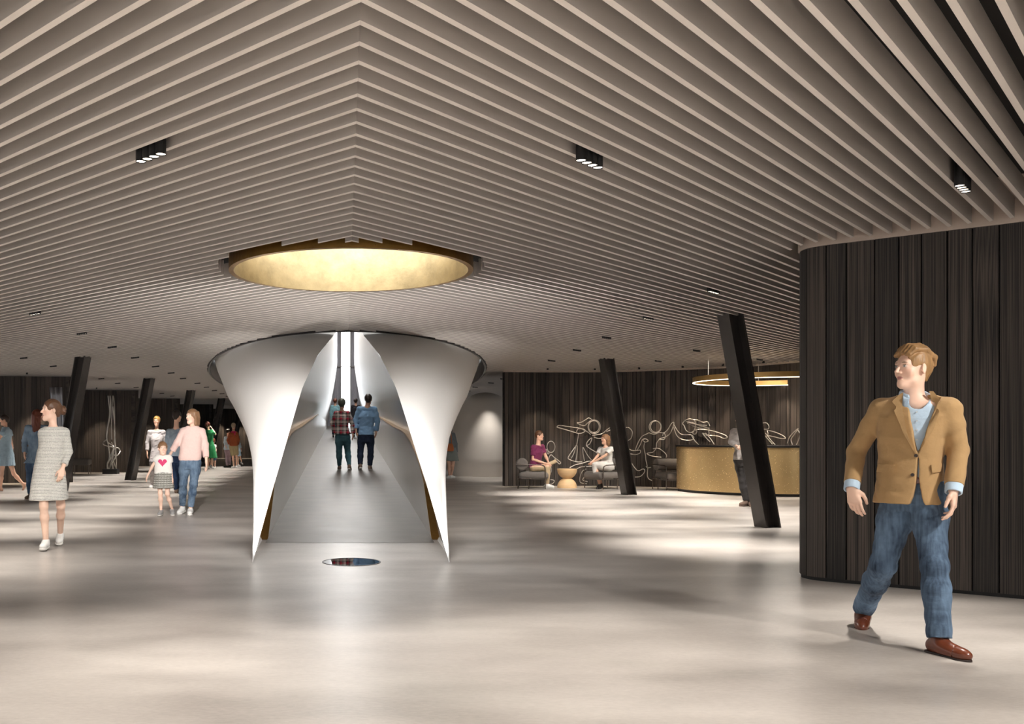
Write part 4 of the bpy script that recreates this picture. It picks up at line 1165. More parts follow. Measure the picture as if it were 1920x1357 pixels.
patch('collar_wing', trs, between([(1736, 736), (1735, 746), (1738, 757)], [(1741, 736), (1745, 746), (1742, 757)], 6, 4), M['blue_shirt'], man, .006, .005)
# ---------------------------------------------------------------- the other people
M['white_shoe'] = mat('white_canvas', srgb(226, 224, 220), .7, var=.06)
M['grey_shoe'] = mat('grey_canvas', srgb(150, 148, 146), .7, var=.1)
M['black_shoe'] = mat('black_leather_shoe', srgb(34, 30, 30), .4)
M['tan_shoe'] = mat('taupe_suede', srgb(112, 92, 80), .8)
M['white_sole'] = mat('white_sole', srgb(214, 210, 204), .6)
M['hair_brown'] = hair_mat('brown_hair', (98, 68, 48)); M['hair_dark'] = hair_mat('dark_hair', (48, 36, 30)); M['hair_red'] = hair_mat('auburn_hair', (104, 52, 34))
M['hair_honey'] = hair_mat('honey_hair', (134, 100, 72)); M['hair_gold'] = hair_mat('golden_hair', (186, 142, 76)); M['hair_ash'] = hair_mat('ash_hair', (150, 134, 112))
def banded(name, c0, c1, sz, sx=0, rough=.9, c2=None, mort=.5):
    """woven bands: along z, optionally crossed along x, with speckle"""
    m, n, l, p = new_mat(name)
    tc = n.new('ShaderNodeTexCoord'); sp = n.new('ShaderNodeSeparateXYZ'); l.new(tc.outputs['Object'], sp.inputs[0])
    def band(o, sc, thr):
        a = n.new('ShaderNodeMath'); a.operation = 'MULTIPLY'; a.inputs[1].default_value = sc; l.new(o, a.inputs[0])
        f = n.new('ShaderNodeMath'); f.operation = 'FRACT'; l.new(a.outputs[0], f.inputs[0])
        g = n.new('ShaderNodeMath'); g.operation = 'GREATER_THAN'; g.inputs[1].default_value = thr; l.new(f.outputs[0], g.inputs[0]); return g.outputs[0]
    nz = n.new('ShaderNodeTexNoise'); nz.inputs['Scale'].default_value = 90; l.new(tc.outputs['Object'], nz.inputs['Vector'])
    b = band(sp.outputs['Z'], sz, mort)
    mm = n.new('ShaderNodeMath'); mm.operation = 'MULTIPLY'; l.new(b, mm.inputs[0])
    mr = n.new('ShaderNodeMapRange'); mr.inputs[1].default_value = .2; mr.inputs[2].default_value = .55; l.new(nz.outputs['Fac'], mr.inputs[0]); l.new(mr.outputs[0], mm.inputs[1])
    mx = n.new('ShaderNodeMix'); mx.data_type = 'RGBA'; mx.inputs[6].default_value = srgb(*c0); mx.inputs[7].default_value = srgb(*c1); l.new(mm.outputs[0], mx.inputs[0])
    out = mx.outputs[2]
    if sx:
        b2 = band(sp.outputs['X'], sx, mort+.2); mh = n.new('ShaderNodeMath'); mh.operation = 'MULTIPLY'; mh.inputs[1].default_value = .55; l.new(b2, mh.inputs[0])
        m2 = n.new('ShaderNodeMix'); m2.data_type = 'RGBA'; m2.inputs[7].default_value = srgb(*c2); l.new(mh.outputs[0], m2.inputs[0]); l.new(out, m2.inputs[6]); out = m2.outputs[2]
    l.new(out, p.inputs['Base Color']); p.inputs['Roughness'].default_value = rough; p.inputs['Specular IOR Level'].default_value = .2
    return m
def plaid(name):
    m, n, l, p = new_mat(name)
    tc = n.new('ShaderNodeTexCoord'); sp = n.new('ShaderNodeSeparateXYZ'); l.new(tc.outputs['Object'], sp.inputs[0])
    def ramp(o, sc, stops):
        a = n.new('ShaderNodeMath'); a.operation = 'MULTIPLY'; a.inputs[1].default_value = sc; l.new(o, a.inputs[0])
        f = n.new('ShaderNodeMath'); f.operation = 'FRACT'; l.new(a.outputs[0], f.inputs[0])
        r = n.new('ShaderNodeValToRGB'); r.color_ramp.interpolation = 'CONSTANT'; e = r.color_ramp.elements
        e[0].position = 0; e[0].color = srgb(*stops[0][1]); e[1].position = stops[1][0]; e[1].color = srgb(*stops[1][1])
        for q, c in stops[2:]: z = e.new(q); z.color = srgb(*c)
        l.new(f.outputs[0], r.inputs[0]); return r.outputs[0]
    st = [(0, (206, 196, 188)), (.22, (70, 66, 64)), (.40, (176, 34, 62)), (.62, (150, 140, 134)), (.74, (54, 50, 52)), (.86, (214, 206, 200))]
    mx = n.new('ShaderNodeMix'); mx.data_type = 'RGBA'; mx.inputs[0].default_value = .5
    l.new(ramp(sp.outputs['X'], 6.2, st), mx.inputs[6]); l.new(ramp(sp.outputs['Z'], 6.2, st), mx.inputs[7]); l.new(mx.outputs[2], p.inputs['Base Color'])
    p.inputs['Roughness'].default_value = .9; p.inputs['Specular IOR Level'].default_value = .2
    return m
# -- striped knit dress, near left
M['stripe_knit'] = banded('striped_knit', (214, 210, 203), (148, 148, 144), 60, mort=.5)
person('person in a grey and cream striped knit dress and white sneakers, hair in a bun', 10.36, dict(
    sh_a=(81, 811.622), sh_b=(121, 810.622), el_a=(82, 848, .06), el_b=(129, 846), wr_a=(82, 880, .10), wr_b=(117, 879, -.16),
    hip_a=(84, 888), hip_b=(110, 888), kn_a=(82, 948, -.06), kn_b=(114, 948, .08), an_a=(86, 1013, -.02), an_b=(113, 1000, .42)),
    s=.98, head=dict(px=(96, 769), yaw=-72, s=1.0, jaw=.9), skin=SKIN_PALE, hair=dict(style='bun', m=M['hair_brown'], t=.008, line=.066, bz=.0),
    top=dict(m=M['stripe_knit'], name='dress', sleeve=.88, off=.010, wr=.0022, wf=22, arm_r=(.041, .034, .032), nw=.95,
             stations=[(937, 91, .212, .165), (905, 92, .196, .15), (870, 92, .160, .128), (845, 95, .143, .116), (828, 98, .142, .120), (815, 100, .146, .105), (806, 101, .125, .085), (800, 101, .09, .07)], fold=(5, .03, .75)),
    shoes=dict(m=M['white_shoe'], sole=M['white_sole'], toe_a=(.10, -1), toe_b=(.22, -1), pitch_b=12, s=.95),
    hands=dict(b=dict(d=(-.18, -.15, -1), n=(.55, -.8, .1), curl=30, thumb=1)))
# -- pale blue dress at the left edge
M['pale_blue'] = cloth('pale_blue_cotton', (158, 182, 198), .8, var=.2)
def ruffles(T, j, neck, rx, fwd, s):
    for sd in ('a', 'b'):
        for q in range(3): T.ell(j['sh_'+sd]+np.array([.01*q, -.03+.03*q, .0-.03*q]), (.062-.006*q, .058, .022), None, .006)
person('person in a short pale blue dress with ruffled shoulders striding off at the left edge', 21.6, dict(
    sh_a=(6, 810.217, -.16), sh_b=(18, 809.217, .16), el_a=(-5, 828, -.16), el_b=(22, 835, .20), wr_a=(-16, 838, -.2), wr_b=(23, 852, .18),
    hip_a=(6, 851, -.09), hip_b=(14, 851, .09), kn_a=(3, 888, -.10), kn_b=(26, 888, .10), an_a=(1, 914, -.10), an_b=(43, 907, .10)),
    s=1.0, head=dict(px=(8, 787), yaw=-88, nod=12), skin=SKIN, hair=dict(style='short', m=M['hair_dark'], t=.012), vox=.010,
    top=dict(m=M['pale_blue'], name='dress', sleeve=.16, off=.012, arm_r=(.05, .04, .03),
             stations=[(873, 10.5, .245, .215), (852, 10.5, .20, .19), (831, 11, .125, .12), (818, 11, .145, .13), (806, 11, .15, .10), (800, 11, .09, .07)], fold=(8, .04, .98), mod=ruffles),
    shoes=dict(bare=True, toe_a=(-1, -.1), toe_b=(-.4, -.1), pitch_a=0, pitch_b=62))
# -- loose denim shirt and long auburn hair, behind the striped dress
M['denim_shirt'] = denim('washed_denim', (84, 108, 134), (148, 170, 190)); M['blue_jeans'] = denim('mid_blue_denim', (38, 56, 84), (92, 116, 144))
person('person with long auburn hair in a loose blue denim shirt behind the striped dress', 18.8, dict(
    sh_a=(53, 802.547), sh_b=(86, 802.547), el_a=(46, 826, .05), el_b=(92, 826), wr_a=(46, 848, -.05), wr_b=(90, 848, -.1),
    hip_a=(57, 864), hip_b=(74, 864), kn_a=(56, 896), kn_b=(74, 896), an_a=(57, 927, .05), an_b=(75, 928)),
    s=1.0, head=dict(px=(71, 779), yaw=120), hair=dict(style='long', m=M['hair_red'], t=.014, len=-.50), vox=.009,
    top=dict(m=M['denim_shirt'], name='denim_shirt', collar=M['denim_shirt'], sleeve=1.0, off=.026, hem=868, hem_w=.22, hem_d=.16, wr=.006, wf=24), bottom=dict(kind='trousers', name='jeans', m=M['blue_jeans'], end=.95),
    shoes=dict(m=M['tan_shoe'], sole=M['tan_shoe'], toe_a=(-.2, -1), toe_b=(.2, -1)))
# -- girl with a heart print
M['white_tee'] = cloth('white_tee', (226, 222, 216), .85, var=.05); M['grey_check'] = banded('grey_check', (172, 170, 162), (96, 94, 88), 28, 22, c2=(120, 118, 112))
girl, gj, gH = person('small girl in a white T-shirt with a pink heart and a grey checked skirt', 14.8, dict(
    sh_a=(295, 859.235), sh_b=(317, 859.235), el_a=(286, 873, .0), el_b=(320, 876), wr_a=(277, 891, -.05), wr_b=(323, 897, -.05),
    hip_a=(299, 897), hip_b=(314, 897), kn_a=(300.5, 925, -.03), kn_b=(314, 926, -.06), an_a=(302, 957, .0), an_b=(323, 955, .12)),
    s=.70, head=dict(px=(305, 841), yaw=8, s=.90, paint=dict(lips=(.62, .34, .30), brow=(.3, .2, .13))), skin=SKIN_PALE, hair=dict(style='bun', m=M['hair_honey'], t=.012, bz=.03, line=.054), vox=.0065,
    top=dict(m=M['white_tee'], name='t_shirt', sleeve=.22, off=.012, wr=.002, stations=[(887, 306.5, .150, .10), (872, 306, .138, .10), (860, 306, .142, .085), (853, 306, .10, .06)], arm_r=(.050, .04, .03), nw=1.0),
    bottom=dict(kind='skirt', name='skirt', m=M['grey_check'], stations=[(915, 306.5, .172, .15), (900, 306.5, .155, .13), (885, 306.5, .138, .10)], fold=(9, .035, .70)),
    shoes=dict(m=M['grey_shoe'], sole=M['white_sole'], toe_a=(.0, -1), toe_b=(.30, -1), pitch_b=8, s=1.1),
    hands=dict(a=dict(d=(-.35, -.1, -1))))
M['pink_print'] = mat('pink_print', srgb(206, 60, 108), .8, var=.3, scale=60)
tg = bvh([c for c in girl.children if c.name.startswith('t_shirt')][0], girl.location)
rows_ = []
for k in range(21):
    x = -1+2*k/20; t_ = abs(x)
    ytop = -.55*math.sqrt(max(0, 1-((t_-.5)/.5)**2))-.25+.0*t_; ybot = 1.15*(1-t_**.85)-.25
    rows_.append([(304.6+8.6*x, 867.5+8.2*(ytop+(ybot-ytop)*q/10)) for q in range(11)])
tee = [c for c in girl.children if c.name.startswith('t_shirt')][0]
ht = patch('heart_print', tg, rows_, M['pink_print'], girl, .001, .002)
# -- pink jumper
M['pink_knit'] = cloth('pale_pink_knit', (222, 192, 184), .95, var=.06, scale=40, bump=.3, bscale=30); M['jeans_mid'] = denim('faded_denim', (44, 62, 86), (122, 142, 162))
person('person in a pale pink jumper, blue jeans and white sneakers walking beside the small girl', 14.95, dict(
    sh_a=(344, 809.203), sh_b=(378, 809.203), el_a=(332, 830, .0), el_b=(385, 834), wr_a=(320, 850, .05), wr_b=(387, 866, -.10),
    hip_a=(347, 868), hip_b=(367, 868), kn_a=(343.5, 906, .05), kn_b=(363, 907, -.12), an_a=(342, 950, .30), an_b=(357, 954, -.02)),
    s=.99, head=dict(px=(360, 781), yaw=-48, s=1.0), skin=SKIN_PALE, hair=dict(style='long', m=M['hair_honey'], t=.010, len=-.20), vox=.0065,
    top=dict(m=M['pink_knit'], name='jumper', sleeve=.86, off=.012, wr=.003, wf=24, nw=1.15, stations=[(863, 356.5, .178, .125), (857, 356.5, .188, .135), (840, 358, .176, .13), (822, 360, .172, .135), (810, 361, .165, .105), (803, 361, .13, .085), (798, 361, .09, .07)], arm_r=(.050, .044, .040)),
    bottom=dict(kind='trousers', name='jeans', m=M['jeans_mid'], end=.90, off=.006, leg_r=(.086, .056, .046), wr=.003),
    shoes=dict(m=M['white_shoe'], sole=M['white_sole'], toe_a=(-.25, -1), toe_b=(.12, -1), pitch_a=10, s=.98))
# -- grey denim shirt seen from behind
M['chambray'] = denim('grey_chambray', (112, 128, 144), (168, 180, 190)); M['navy_trousers'] = denim('navy_trousers', (20, 30, 52), (44, 62, 92))
person('person in a grey blue shirt and navy trousers, seen from behind beyond the pink jumper', 20.6, dict(
    sh_a=(317, 809.324), sh_b=(342, 807.324), el_a=(313, 832, .0), el_b=(346, 832), wr_a=(315, 852, .1), wr_b=(345, 852, .1),
    hip_a=(324, 858), hip_b=(337, 858), kn_a=(326, 888), kn_b=(335, 889, .1), an_a=(331, 918, .0), an_b=(338, 915, .25)),
    s=1.06, sex='m', head=dict(px=(332, 780), yaw=140), skin=SKIN, hair=dict(style='short', m=M['hair_dark'], t=.010), vox=.0095,
    top=dict(m=M['chambray'], name='shirt', collar=M['chambray'], sleeve=1.0, off=.016, hem=855, hem_w=.19, hem_d=.14, wr=.004, nw=.9), bottom=dict(kind='trousers', m=M['navy_trousers'], end=.97),
    shoes=dict(m=M['tan_shoe'], sole=M['white_sole'], toe_a=(-.1, 1), toe_b=(.1, 1)))
# -- grey tunic
M['grey_tunic'] = cloth('grey_marl', (176, 170, 170), .9, var=.12); M['grey_trousers'] = cloth('pale_grey_trousers', (150, 142, 138), .9, var=.1)
person('person with short golden hair in a pale grey tunic behind the small girl', 22.8, dict(
    sh_a=(281, 810.1), sh_b=(306, 810.1), el_a=(276, 830), el_b=(311, 830), wr_a=(276, 848, -.05), wr_b=(312, 848, -.05),
    hip_a=(288, 860), hip_b=(301, 860), kn_a=(287, 886), kn_b=(300, 887), an_a=(286, 908, .1), an_b=(300, 909)),
    s=.98, head=dict(px=(294, 789), yaw=-18), skin=SKIN, hair=dict(style='short', m=M['hair_gold'], t=.010), vox=.0105,
    top=dict(m=M['grey_tunic'], name='tunic', sleeve=.9, off=.018, hem=866, hem_w=.20, hem_d=.15), bottom=dict(kind='trousers', m=M['grey_trousers'], end=.95), shoes=dict(m=M['white_shoe'], sole=M['white_sole'], toe_a=(-.1, -1), toe_b=(.1, -1)))
# -- green dress, further back, with a child
M['green'] = cloth('bright_green_cotton', (44, 140, 82), .8, var=.12)
person('person in a bright green dress lifting a hand to the head', 36, dict(
    sh_a=(387.5, 810.33), sh_b=(398, 810.33), el_a=(386, 823), el_b=(404, 814, .1), wr_a=(388, 833, .1), wr_b=(397, 802, .22),
    hip_a=(391, 841), hip_b=(398, 841), kn_a=(391, 858), kn_b=(398, 858), an_a=(391, 874), an_b=(395.5, 872, .2)),
    s=1.03, head=dict(px=(389.5, 797), yaw=155), hair=dict(style='bun', m=M['hair_red'], t=.016), vox=.016,
    top=dict(m=M['green'], name='dress', sleeve=.40, off=.014, stations=[(858.5, 396, .24, .19), (840, 395, .19, .15), (828, 393.5, .135, .11), (812, 392.8, .16, .115), (805, 392.8, .13, .09)], fold=(7, .04, .85)),
    shoes=dict(m=M['white_shoe'], toe_a=(-.2, -1), toe_b=(.3, -1)), face=False)
person('child in a white top and blue shorts standing beside the green dress', 36.6, dict(
    sh_a=(397, 835.308), sh_b=(404, 835.308), el_a=(396.5, 842), el_b=(405, 842), wr_a=(397, 850), wr_b=(405, 849, -.1),
    hip_a=(398.5, 853), hip_b=(403, 853), kn_a=(398.5, 864), kn_b=(403, 864), an_a=(398.5, 875), an_b=(403, 875)),
    s=.68, head=dict(px=(400.5, 826.5), yaw=150, s=.85), hair=dict(style='short', m=M['hair_red'], t=.012), vox=.014,
    top=dict(m=M['white_tee'], name='t_shirt', sleeve=.25, off=.012, hem=852, hem_w=.14, hem_d=.11), bottom=dict(kind='shorts', m=M['jeans_mid'], end=.9), shoes=dict(m=M['white_shoe'], toe_a=(0, -1), toe_b=(0, -1)), face=False)
# -- rust jumper, pale blue top and a child beyond
M['rust'] = cloth('rust_knit', (160, 82, 50), .95, var=.1); M['khaki'] = cloth('khaki_cotton', (162, 144, 108), .85, var=.1); M['mauve'] = cloth('mauve_cotton', (150, 128, 136), .9, var=.12)
M['ice_blue'] = cloth('ice_blue_cotton', (188, 206, 216), .85, var=.1); M['scarf_pink'] = cloth('pink_scarf', (190, 48, 92), .9, var=.25, scale=30)
def scarf(root, j, neck, rx, H, hs, vox):
    S = Solid(); n_ = neck
    for q in range(10):
        a0, a1 = 2*math.pi*q/10, 2*math.pi*(q+1)/10
        S.cone(n_+np.array([.075*math.cos(a0), .065*math.sin(a0), .02]), n_+np.array([.075*math.cos(a1), .065*math.sin(a1), .02]), .034, .034, .02)
    S.cone(n_+np.array([.05, -.05, .0]), n_+np.array([.06, -.08, -.10]), .034, .028, .02)
    me, _ = S.mesh('scarf', vox, 1); put('scarf', me, M['scarf_pink'], root)
person('person in a rust jumper, pink scarf and khaki shorts, seen from behind', 37.5, dict(
    sh_a=(432, 813.277), sh_b=(444, 812.277), el_a=(427.5, 825), el_b=(447, 824), wr_a=(430, 833, .1), wr_b=(446, 834, .1),
    hip_a=(434.5, 836), hip_b=(442, 836), kn_a=(437, 856), kn_b=(443.5, 855), an_a=(438.5, 874), an_b=(443.5, 873)),
    s=1.03, sex='m', head=dict(px=(438, 799), yaw=165), hair=dict(style='short', m=M['hair_ash'], t=.014), vox=.016,
    top=dict(m=M['rust'], name='jumper', nw=.75, sleeve=.95, off=.02, hem=836, hem_w=.19, hem_d=.15), bottom=dict(kind='shorts', m=M['khaki'], end=.9, leg_r=(.10, .075, .05)), shoes=dict(m=M['white_shoe'], toe_a=(-.5, -1), toe_b=(.3, -1)), extra=scarf, face=False)
person('person in an ice blue top and mauve trousers, left of the rust jumper', 38.2, dict(
    sh_a=(422.5, 820.253), sh_b=(431, 820.253), el_a=(421, 829), el_b=(432, 829), wr_a=(423, 836, -.1), wr_b=(431, 835, -.1),
    hip_a=(424, 840), hip_b=(429.5, 840), kn_a=(425.5, 857), kn_b=(430.5, 857), an_a=(426, 873), an_b=(431, 872)),
    s=.90, head=dict(px=(427.5, 808.5), yaw=125), hair=dict(style='short', m=M['hair_dark'], t=.014), vox=.016,
    top=dict(m=M['ice_blue'], name='shirt', sleeve=.9, off=.016, hem=843, hem_w=.17, hem_d=.13), bottom=dict(kind='trousers', m=M['mauve'], end=.93), shoes=dict(m=M['black_shoe'], toe_a=(-1, -.4), toe_b=(-.6, -.6)), face=False)
person('child in pale shirt running beyond the rust jumper', 39.5, dict(
    sh_a=(443.5, 830.212), sh_b=(449.5, 831.212), el_a=(443, 837), el_b=(451, 837), wr_a=(444, 843), wr_b=(452.5, 844),
    hip_a=(444.5, 846), hip_b=(448.5, 846), kn_a=(446, 857), kn_b=(450.5, 856), an_a=(447, 871.3), an_b=(453, 866, .15)),
    s=.68, head=dict(px=(446, 821), yaw=150, s=.85), hair=dict(style='short', m=M['hair_dark'], t=.012), vox=.016,
    top=dict(m=M['ice_blue'], name='shirt', sleeve=.7, off=.012, hem=846, hem_w=.14, hem_d=.11), bottom=dict(kind='shorts', m=M['pale_blue'], end=.85), shoes=dict(m=M['white_shoe'], toe_a=(.6, .6), toe_b=(.6, .6), pitch_b=30), face=False)
# -- the couple on the ramp
rz = ramp_z(21.7)
M['plaid'] = plaid('plaid_flannel'); M['teal_jeans'] = denim('teal_denim', (46, 80, 94), (88, 124, 134)); M['sky_shirt'] = cloth('sky_blue_oxford', (132, 168, 204), .85, var=.12, bump=.5, bscale=9)
M['dark_jeans'] = denim('dark_indigo', (16, 20, 30), (46, 56, 78)); M['hair_olive'] = hair_mat('olive_beanie_wool', (84, 84, 72))
person('person in a red and grey plaid shirt and teal jeans walking up the ramp', 21.7, dict(
    sh_a=(630.5, 775), sh_b=(652.5, 775), el_a=(623, 794, .02), el_b=(661, 797, .02), wr_a=(628, 811, .08), wr_b=(661.5, 813),
    hip_a=(636, 819), hip_b=(649, 819), kn_a=(635.8, 846, .0), kn_b=(652, 847, .05), an_a=(636.5, 874, .05), an_b=(655, 873, -.12)),
    s=.99, floor=rz, head=dict(px=(641, 757), yaw=172), hair=dict(style='short', m=M['hair_olive'], t=.020, line=.06), vox=.0095,
    top=dict(m=M['plaid'], name='plaid_shirt', collar=M['plaid'], sleeve=.98, off=.020, hem=814, hem_w=.192, hem_d=.15, wr=.004, nw=.85), bottom=dict(kind='trousers', name='jeans', m=M['teal_jeans'], end=.95, off=.006, leg_r=(.092, .062, .042)),
    shoes=dict(m=M['tan_shoe'], sole=M['white_sole'], toe_a=(-.1, 1), toe_b=(.12, 1), pitch_b=14))
person('person in a sky blue shirt and dark jeans walking up the ramp, seen from behind', 21.75, dict(
    sh_a=(674, 767), sh_b=(702, 767), el_a=(666.5, 787, .0), el_b=(708.5, 790), wr_a=(667.5, 803, -.05), wr_b=(705.5, 808),
    hip_a=(678.5, 819), hip_b=(694, 819), kn_a=(675.8, 846, .0), kn_b=(695, 847, .05), an_a=(675.5, 871, -.12), an_b=(693.5, 873, .10)),
    s=1.05, sex='m', floor=rz, head=dict(px=(690.5, 749), yaw=178), skin=SKIN, hair=dict(style='short', m=M['hair_dark'], t=.012), vox=.0095,
    top=dict(m=M['sky_shirt'], name='shirt', collar=M['sky_shirt'], sleeve=1.0, off=.018, wide=1.1, hem=815, hem_w=.19, hem_d=.145, wr=.005, wf=20, nw=.9), bottom=dict(kind='trousers', name='jeans', m=M['dark_jeans'], end=.97),
    shoes=dict(m=M['tan_shoe'], sole=M['white_sole'], toe_a=(-.1, 1), toe_b=(.1, 1), pitch_a=14))
M['dark_coat'] = cloth('dark_coat', (44, 42, 48), .9); M['turquoise'] = cloth('turquoise_top', (140, 186, 198), .9)
for px, lab, tm, hm, dY in ((628.5, 'person in a turquoise top far up the ramp by the left handrail', M['turquoise'], M['hair_red'], 38), (667, 'person in a dark coat far up the ramp', M['dark_coat'], M['hair_dark'], 38.5)):
    rz2 = ramp_z(dY); fy = CY-(rz2-EYE)/dY*F; k = F/dY; yy = lambda z: fy-z*k
    person(lab, dY, dict(sh_a=(px-6.3, yy(1.28)), sh_b=(px+6.3, yy(1.28)), el_a=(px-8.5, yy(1.02)), el_b=(px+8.5, yy(1.02)), wr_a=(px-8, yy(.80), .05), wr_b=(px+8, yy(.80), .05),
        hip_a=(px-3.6, yy(.82)), hip_b=(px+3.6, yy(.82)), kn_a=(px-3.5, yy(.45), -.08), kn_b=(px+3.5, yy(.45), .1), an_a=(px-3.5, yy(.09), -.1), an_b=(px+3.5, yy(.11), .2)),
        s=.92, floor=rz2, head=dict(px=(px, yy(1.50)), yaw=170), hair=dict(style='short', m=hm, t=.014), vox=.017,
        top=dict(m=tm, name='coat' if tm == M['dark_coat'] else 'shirt', sleeve=.98, off=.02, hem=yy(.72), hem_w=.19, hem_d=.14), bottom=dict(kind='trousers', m=M['dark_jeans'], end=.95), shoes=dict(m=M['black_shoe'], toe_a=(0, 1), toe_b=(0, 1)), face=False)
# -- grey jacket with an orange bag beside the tunnel
M['sage'] = cloth('sage_grey_skirt', (140, 146, 140), .9, var=.1); M['grey_jacket'] = cloth('grey_jacket', (120, 124, 126), .9, var=.12); M['orange_leather'] = mat('orange_leather', srgb(192, 104, 48), .5, var=.15)
def shoulder_bag(root, j, neck, rx, H, hs, vox): pass
pb, jb, Hb = person('person in a grey jacket and sage skirt half hidden by the white tunnel', 28, dict(
    sh_a=(835, 814.71), sh_b=(850, 814.71), el_a=(832, 830), el_b=(855, 832, .05), wr_a=(833, 846), wr_b=(856, 848, .02),
    hip_a=(840, 852), hip_b=(851, 852), kn_a=(842, 873), kn_b=(849, 873), an_a=(842.5, 892), an_b=(846, 891, .2)),
    s=1.0, head=dict(px=(840, 797), yaw=160), hair=dict(style='bun', m=M['hair_brown'], t=.012), vox=.0125,
    top=dict(m=M['grey_jacket'], name='jacket', sleeve=1.0, off=.018, hem=848, hem_w=.18, hem_d=.14), bottom=dict(kind='skirt', name='skirt', m=M['sage'], stations=[(864, 848, .20, .16), (848, 846, .185, .145), (838, 845, .15, .12)], fold=(6, .03, .8)),
    shoes=dict(m=M['white_shoe'], sole=M['white_sole'], toe_a=(-.6, .4), toe_b=(.5, .5)))
bag = empty('shoulder_bag', tuple(at(842, 838, 27.55)), label='orange leather shoulder bag carried by the person in the grey jacket', cat='bag')
S = Solid(); S.loft([((0, 0, -.125), .135, .05), ((0, 0, -.05), .150, .065), ((0, 0, .07), .12, .05), ((0, 0, .11), .09, .03)], (1, 0), 0)
me, _ = S.mesh('body', .012, 1); put('body', me, M['orange_leather'], bag)
MB().tube(spline([(-.085, 0, .09), (-.03, .05, .35), (.05, .12, .43), (.09, .20, .30), (.085, .05, .09)], 5), .012, 8).build('strap', M['orange_leather'], bag, smooth=True)
# -- two people seated in the lounge
M['plum'] = cloth('plum_tee', (112, 42, 78), .85, var=.12); M['beige'] = cloth('beige_chinos', (190, 168, 136), .85, var=.08); M['white_dress'] = cloth('white_linen', (208, 204, 198), .85, var=.06, bump=.5, bscale=9)
ps, js_, _ = person('person in a plum T-shirt and beige chinos seated on the left lounge armchair', 22.75, dict(
    sh_a=(999.5, 838.105, -.10), sh_b=(1016.5, 837.105, .14), el_a=(999.5, 861, -.10), el_b=(1023, 855, .12), wr_a=(1022, 868.5, -.14), wr_b=(1028, 866, .06),
    hip_a=(1001, 876.5, -.09), hip_b=(1005, 875.5, .10), kn_a=(1026.5, 876.5, -.15), kn_b=(1027, 874, .12), an_a=(1025.5, 908, -.13), an_b=(1025, 909, .16)),
    s=1.0, sex='m', head=dict(px=(1011.5, 816.5), yaw=62), skin=SKIN, hair=dict(style='short', m=M['hair_brown'], t=.006), vox=.0105,
    top=dict(m=M['plum'], name='t_shirt', sleeve=.34, off=.012, hem=877, hem_w=.17, hem_d=.135, wr=.004), bottom=dict(kind='trousers', m=M['beige'], end=.94, waist=.06), shoes=dict(m=M['white_shoe'], sole=M['white_sole'], toe_a=(.9, -.35), toe_b=(.9, -.1)))
bk = empty('folded_paper', tuple(at(1035, 867.5, 22.60)), label='folded beige paper held by the person in the plum T-shirt', cat='paper')
S = Solid(); S.cone((-.11, 0, -.05), (.12, 0, .055), .046, .046, 0).cut((-.10, 0, -.045), (-1, 0, -.45)).cut((.105, 0, .048), (1, 0, .45))
me, _ = S.mesh('cover', .01, 1); put('cover', me, M['beige'], bk)
def dress_knees(T, j, neck, rx, fwd, s):
    pass
pw, jw, _ = person('person with a blond bob in a white linen dress seated on the middle armchair', 22.55, dict(
    sh_a=(1126.5, 842.123, .10), sh_b=(1146, 842.123, -.12), el_a=(1121, 854, .04), el_b=(1136, 853, -.20), wr_a=(1111.5, 864, -.08), wr_b=(1113, 866, -.16),
    hip_a=(1137, 875.5, .10), hip_b=(1141, 875.5, -.06), kn_a=(1117, 873, .02), kn_b=(1115.5, 870, -.12), an_a=(1127.5, 907, .08), an_b=(1124, 908, -.14)),
    s=.98, head=dict(px=(1134.5, 823.5), yaw=-50), skin=SKIN, hair=dict(style='bob', m=M['hair_honey'], t=.012, len=-.15), vox=.0105,
    top=dict(m=M['white_dress'], name='dress', sleeve=.36, off=.018, arm_r=(.052, .045, .03), hem=880, hem_w=.18, hem_d=.15, wr=.004,
        mod=lambda T, j, neck, rx, fwd, s: (T.limb([j['hip_b'], (j['hip_b']+j['kn_b'])/2, j['kn_b']*.97+j['hip_b']*.03], [.125, .115, .085], .04), T.limb([j['hip_a'], j['kn_a']], [.12, .085], .04), T.cone(j['kn_b'], j['kn_b']*.62+j['an_b']*.38+np.array([-.05, 0, 0]), .075, .05, .03))),
    shoes=dict(m=M['black_shoe'], toe_a=(-.7, -.7), toe_b=(-.6, -.8), pitch_b=16))
# -- visitor at the brass counter
M['grey_suit'] = cloth('grey_suit', (156, 150, 146), .85, var=.08); M['charcoal'] = cloth('charcoal_trousers', (56, 54, 54), .9, var=.1)
person('person in a grey jacket and charcoal trousers standing at the brass counter', 16.9, dict(
    sh_a=(1375.5, 808.833), sh_b=(1404, 808.833), el_a=(1370.5, 829, .02), el_b=(1408, 829), wr_a=(1381, 836, -.18), wr_b=(1394, 835, -.2),
    hip_a=(1386, 863), hip_b=(1402, 863), kn_a=(1392, 901), kn_b=(1405, 901), an_a=(1399, 939), an_b=(1408, 941)),
    s=.98, head=dict(px=(1388, 785), yaw=-30), skin=SKIN_PALE, hair=dict(style='short', m=M['hair_brown'], t=.010), vox=.0085,
    top=dict(m=M['grey_suit'], name='jacket', collar=M['grey_suit'], sleeve=.95, off=.016, hem=862, hem_w=.185, hem_d=.14), bottom=dict(kind='trousers', m=M['charcoal'], end=.96), shoes=dict(m=M['tan_shoe'], toe_a=(-.8, -.5), toe_b=(-.3, -1)))
